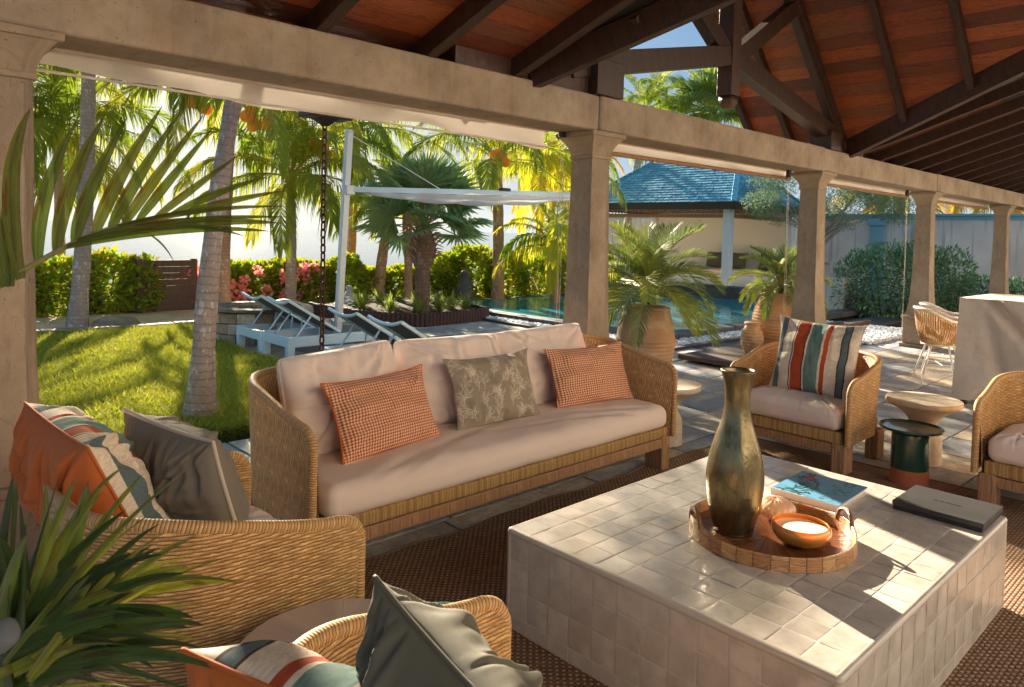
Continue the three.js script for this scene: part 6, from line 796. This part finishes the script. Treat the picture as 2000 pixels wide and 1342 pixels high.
// ---------------------------------------------------------------- grass
{
  const r = rng(15), L = []; for (let i = 0; i < 6; i++) { const a = i * 1.05, d = V(Math.cos(a) * 0.35, 1, Math.sin(a) * 0.35).normalize(), q = 0.06 + 0.025 * r(); const o = V(Math.cos(a) * 0.012, 0, Math.sin(a) * 0.012), c = o.clone().addScaledVector(d, q); c.x += Math.cos(a) * q * 0.35; c.z += Math.sin(a) * q * 0.35; L.push([o, o.clone().addScaledVector(d, q * 0.55), c, V(-Math.sin(a), 0, Math.cos(a)).multiplyScalar(0.0032)]); }
  const g = leafStrips(L), pts = [], poly = [[-3.2, -5.74], [3.95, -5.74], [4.1, -7.6], [4.14, -10.2], [4.5, -10.9], [5.1, -12.25], [-2, -12.25]]; const inside = (x, z) => { let c = false; for (let i = 0, j = poly.length - 1; i < poly.length; j = i++) { const [a, b] = poly[i], [d, e] = poly[j]; if ((b > z) !== (e > z) && x < (d - a) * (z - b) / (e - b) + a) c = !c; } return c; };
  while (pts.length < 62000) { const x = -1.5 + 6.7 * r(), z = -12.25 + 6.5 * r(); if (!inside(x, z)) continue; if (z < -8.5 && r() < 0.35) continue; pts.push([x, z]); }
  const m = shade(new THREE.InstancedMesh(g, M.grass, pts.length)), q = new THREE.Object3D(); pts.forEach(([x, z], i) => { q.position.set(x, 0.01, z); q.rotation.set((r() - 0.5) * 0.5, r() * 6.28, (r() - 0.5) * 0.5); const n = fbm(x * 0.13 + 5, z * 0.13 + 9, 6, 3, 4), s = 0.5 + 0.9 * r() * r() + 0.7 * n; q.scale.set(s * 1.15, s, s * 1.15); q.updateMatrix(); m.setMatrixAt(i, q.matrix); const k = 0.7 + 0.5 * r(), y = r(); m.setColorAt(i, lin(k * (0.9 + 0.35 * y), k * (0.95 + 0.12 * y), k * 0.9)); }); m.name = 'grass'; scene.add(m); tag(m, 'short green grass of the lawn', 'grass'); m.userData.kind = 'stuff';
}
// ---------------------------------------------------------------- plants close to the camera
{
  const t = thing('near_palm_leaf', 'large out-of-focus palm leaf reaching in from the left edge', 'palm leaf', [-0.02, 1.32, -1.75]);
  const at = (x, y, d) => { const v = V((x - W / 2) / FOCAL, -(y - HORIZON_ROW) / FOCAL, -1).applyEuler(camera.rotation); return V(0, 1.7, 0).addScaledVector(v, d).sub(t.position); };
  const stem = spline([at(-60, 600, 1.55), at(60, 520, 1.5), at(190, 455, 1.46), at(330, 420, 1.43), at(440, 408, 1.42)], 40); obj('midrib', sweep(stem, q => lerp(0.0075, 0.0025, q), 8), M.petiole, t);
  const blade = (a, b, c, w, m) => { const n = 14, cur = new THREE.QuadraticBezierCurve3(a, b, c), view = V(Math.sin(0.76), 0, -Math.cos(0.76)); obj('leaflet', gridGeo(n, 4, (u, v) => { const p = cur.getPoint(u), tn = cur.getTangent(u), sd = tn.clone().cross(view).normalize(), k = (v - 0.5) * 2, ww = w * Math.pow(Math.sin(Math.PI * (0.1 + 0.9 * Math.min(1, u * 0.98 + 0.02))), 0.75) * (1 - u * 0.25); return [p.x + sd.x * ww * k, p.y + sd.y * ww * k, p.z + sd.z * ww * k + Math.abs(k) * ww * 0.45, u, v]; }), m, t); };
  const ups = [[10, 560, -60, 250, -10, 120, .015], [40, 545, -10, 330, 60, 210, .016], [75, 515, 60, 390, 150, 235, .0135], [110, 495, 110, 380, 205, 225, .014], [145, 475, 150, 400, 250, 225, .013], [185, 458, 200, 385, 318, 205, .0125], [215, 448, 235, 390, 355, 215, .011], [240, 440, 270, 385, 400, 222, .010], [268, 432, 300, 385, 420, 245, .0085], [300, 428, 350, 385, 470, 300, .007], [330, 422, 400, 380, 520, 345, .007], [350, 420, 430, 392, 560, 372, .006], [20, 560, 10, 400, 20, 300, .013], [-10, 590, -40, 420, -60, 260, .016]];
  ups.forEach(([a, b, c, d, e, f, w], i) => blade(at(a, b, 1.5), at(c, d, 1.52), at(e, f, 1.55), w * 1.35, M.nearFrond[i % 2]));
  [[190, 456, 360, 400, 560, 403, .0065], [170, 464, 360, 418, 562, 424, .007], [150, 472, 330, 420, 552, 436, .0125], [130, 482, 330, 432, 530, 452, .010], [260, 440, 380, 430, 480, 462, .006], [285, 455, 320, 470, 342, 516, .0022]].forEach(([a, b, c, d, e, f, w], i) => blade(at(a, b, 1.46), at(c, d, 1.40), at(e, f, 1.38), w, M.nearFrond[(i + 1) % 2]));
}
{
  const t = thing('strap_leaf_plant', 'out-of-focus plant with long strap leaves at the bottom left corner', 'plant', [-0.02, 0.55, -0.95]);
  const r = rng(19), root = V(0.0, 0.42, 0.0); const at = (x, y, d) => { const v = V((x - W / 2) / FOCAL, -(y - HORIZON_ROW) / FOCAL, -1).applyEuler(camera.rotation); return V(0, 1.7, 0).addScaledVector(v, d).sub(t.position); };
  const strap = (tip, d, w, m, from, fd, sag) => { const a = at(from[0], from[1], fd), c = at(tip[0], tip[1], d), b = a.clone().lerp(c, 0.55); b.y += sag; const cur = new THREE.QuadraticBezierCurve3(a, b, c), view = V(Math.sin(0.9), 0.25, -Math.cos(0.9)).normalize(); const roll = (r() - 0.5) * 1.6; obj('strap_leaf', gridGeo(18, 4, (u, v) => { const p = cur.getPoint(u), tn = cur.getTangent(u), sd = tn.clone().cross(view).normalize(), nn = sd.clone().cross(tn), k = (v - 0.5) * 2, ww = w * (u < 0.3 ? lerp(0.7, 1, u / 0.3) : Math.pow(1 - (u - 0.3) / 0.7, 0.62)); const q = sd.multiplyScalar(Math.cos(roll)).addScaledVector(nn, Math.sin(roll)); return [p.x + q.x * ww * k + nn.x * 0.3 * ww * k * k, p.y + q.y * ww * k + nn.y * 0.3 * ww * k * k, p.z + q.z * ww * k + nn.z * 0.3 * ww * k * k, u, v]; }), m, t); };
  const C = [20, 1290], fixed = [[245, 910, .0055], [280, 925, .0065], [355, 925, .004], [460, 1085, .0065], [478, 1135, .007], [470, 1140, .005], [400, 1182, .009], [395, 1253, .0095], [385, 1045, .006], [320, 1042, .005], [330, 985, .004], [350, 1290, .007], [150, 930, .007], [90, 940, .008], [30, 940, .009], [205, 960, .006], [300, 1345, .008], [240, 1100, .010], [380, 1090, .010], [450, 1100, .005], [372, 1110, .011], [310, 1130, .012], [190, 1040, .009], [120, 1010, .010], [60, 1000, .009], [-20, 960, .010], [260, 1230, .013], [180, 1320, .012], [230, 990, .005], [330, 1255, .010]];
  fixed.forEach(([x, y, w], i) => strap([x, y], 1.22 - 0.12 * r(), w * 1.35, M.strap[x > 290 ? [1, 1, 0][i % 3] : (i * 7) % 3], [C[0] + (r() - 0.5) * 130, C[1] + (r() - 0.5) * 90], 0.98 + 0.1 * r(), 0.03 + 0.05 * r()));
  for (let i = 0; i < 84; i++) { const a = -2.6 + 2.9 * r(), q = 150 + 250 * r(); strap([C[0] + Math.cos(a) * q, C[1] + Math.sin(a) * q], 1.2 - 0.2 * r(), (0.009 + 0.008 * r()), M.strap[[2, 0, 2][i % 3]], [C[0] + (r() - 0.5) * 120, C[1] + 30 + (r() - 0.5) * 120], 1.0 + 0.12 * r(), 0.02 + 0.05 * r()); }
  const s = thing('grey_stone', 'rounded grey stone in the strap-leaf plant at the left edge', 'stone', [0, 0, 0]); const pp = at(0, 1243, 0.93).add(t.position); s.position.copy(pp); const g = new THREE.IcosahedronGeometry(0.022, 4), p = g.attributes.position; for (let i = 0; i < p.count; i++) { const k = 0.85 + 0.3 * noise3(p.getX(i) * 60, p.getY(i) * 60, p.getZ(i) * 60, 2); p.setXYZ(i, p.getX(i) * k, p.getY(i) * k, p.getZ(i) * k); } g.computeVertexNormals(); obj('stone_body', g, std({ color: lin(0.11, 0.115, 0.12), roughness: 0.9 }), s);
  const pt = thing('plant_pot', 'pot of the strap-leaf plant below the picture', 'pot', [-0.02, 0, -0.95]); obj('body', lathe(smoothProfile([[0.001, 0], [0.16, 0.01], [0.21, 0.3], [0.2, 0.52], [0.22, 0.56], [0.19, 0.57], [0.18, 0.5]], 40), 40), M.clay, pt);
}
renderer.render(scene, camera);
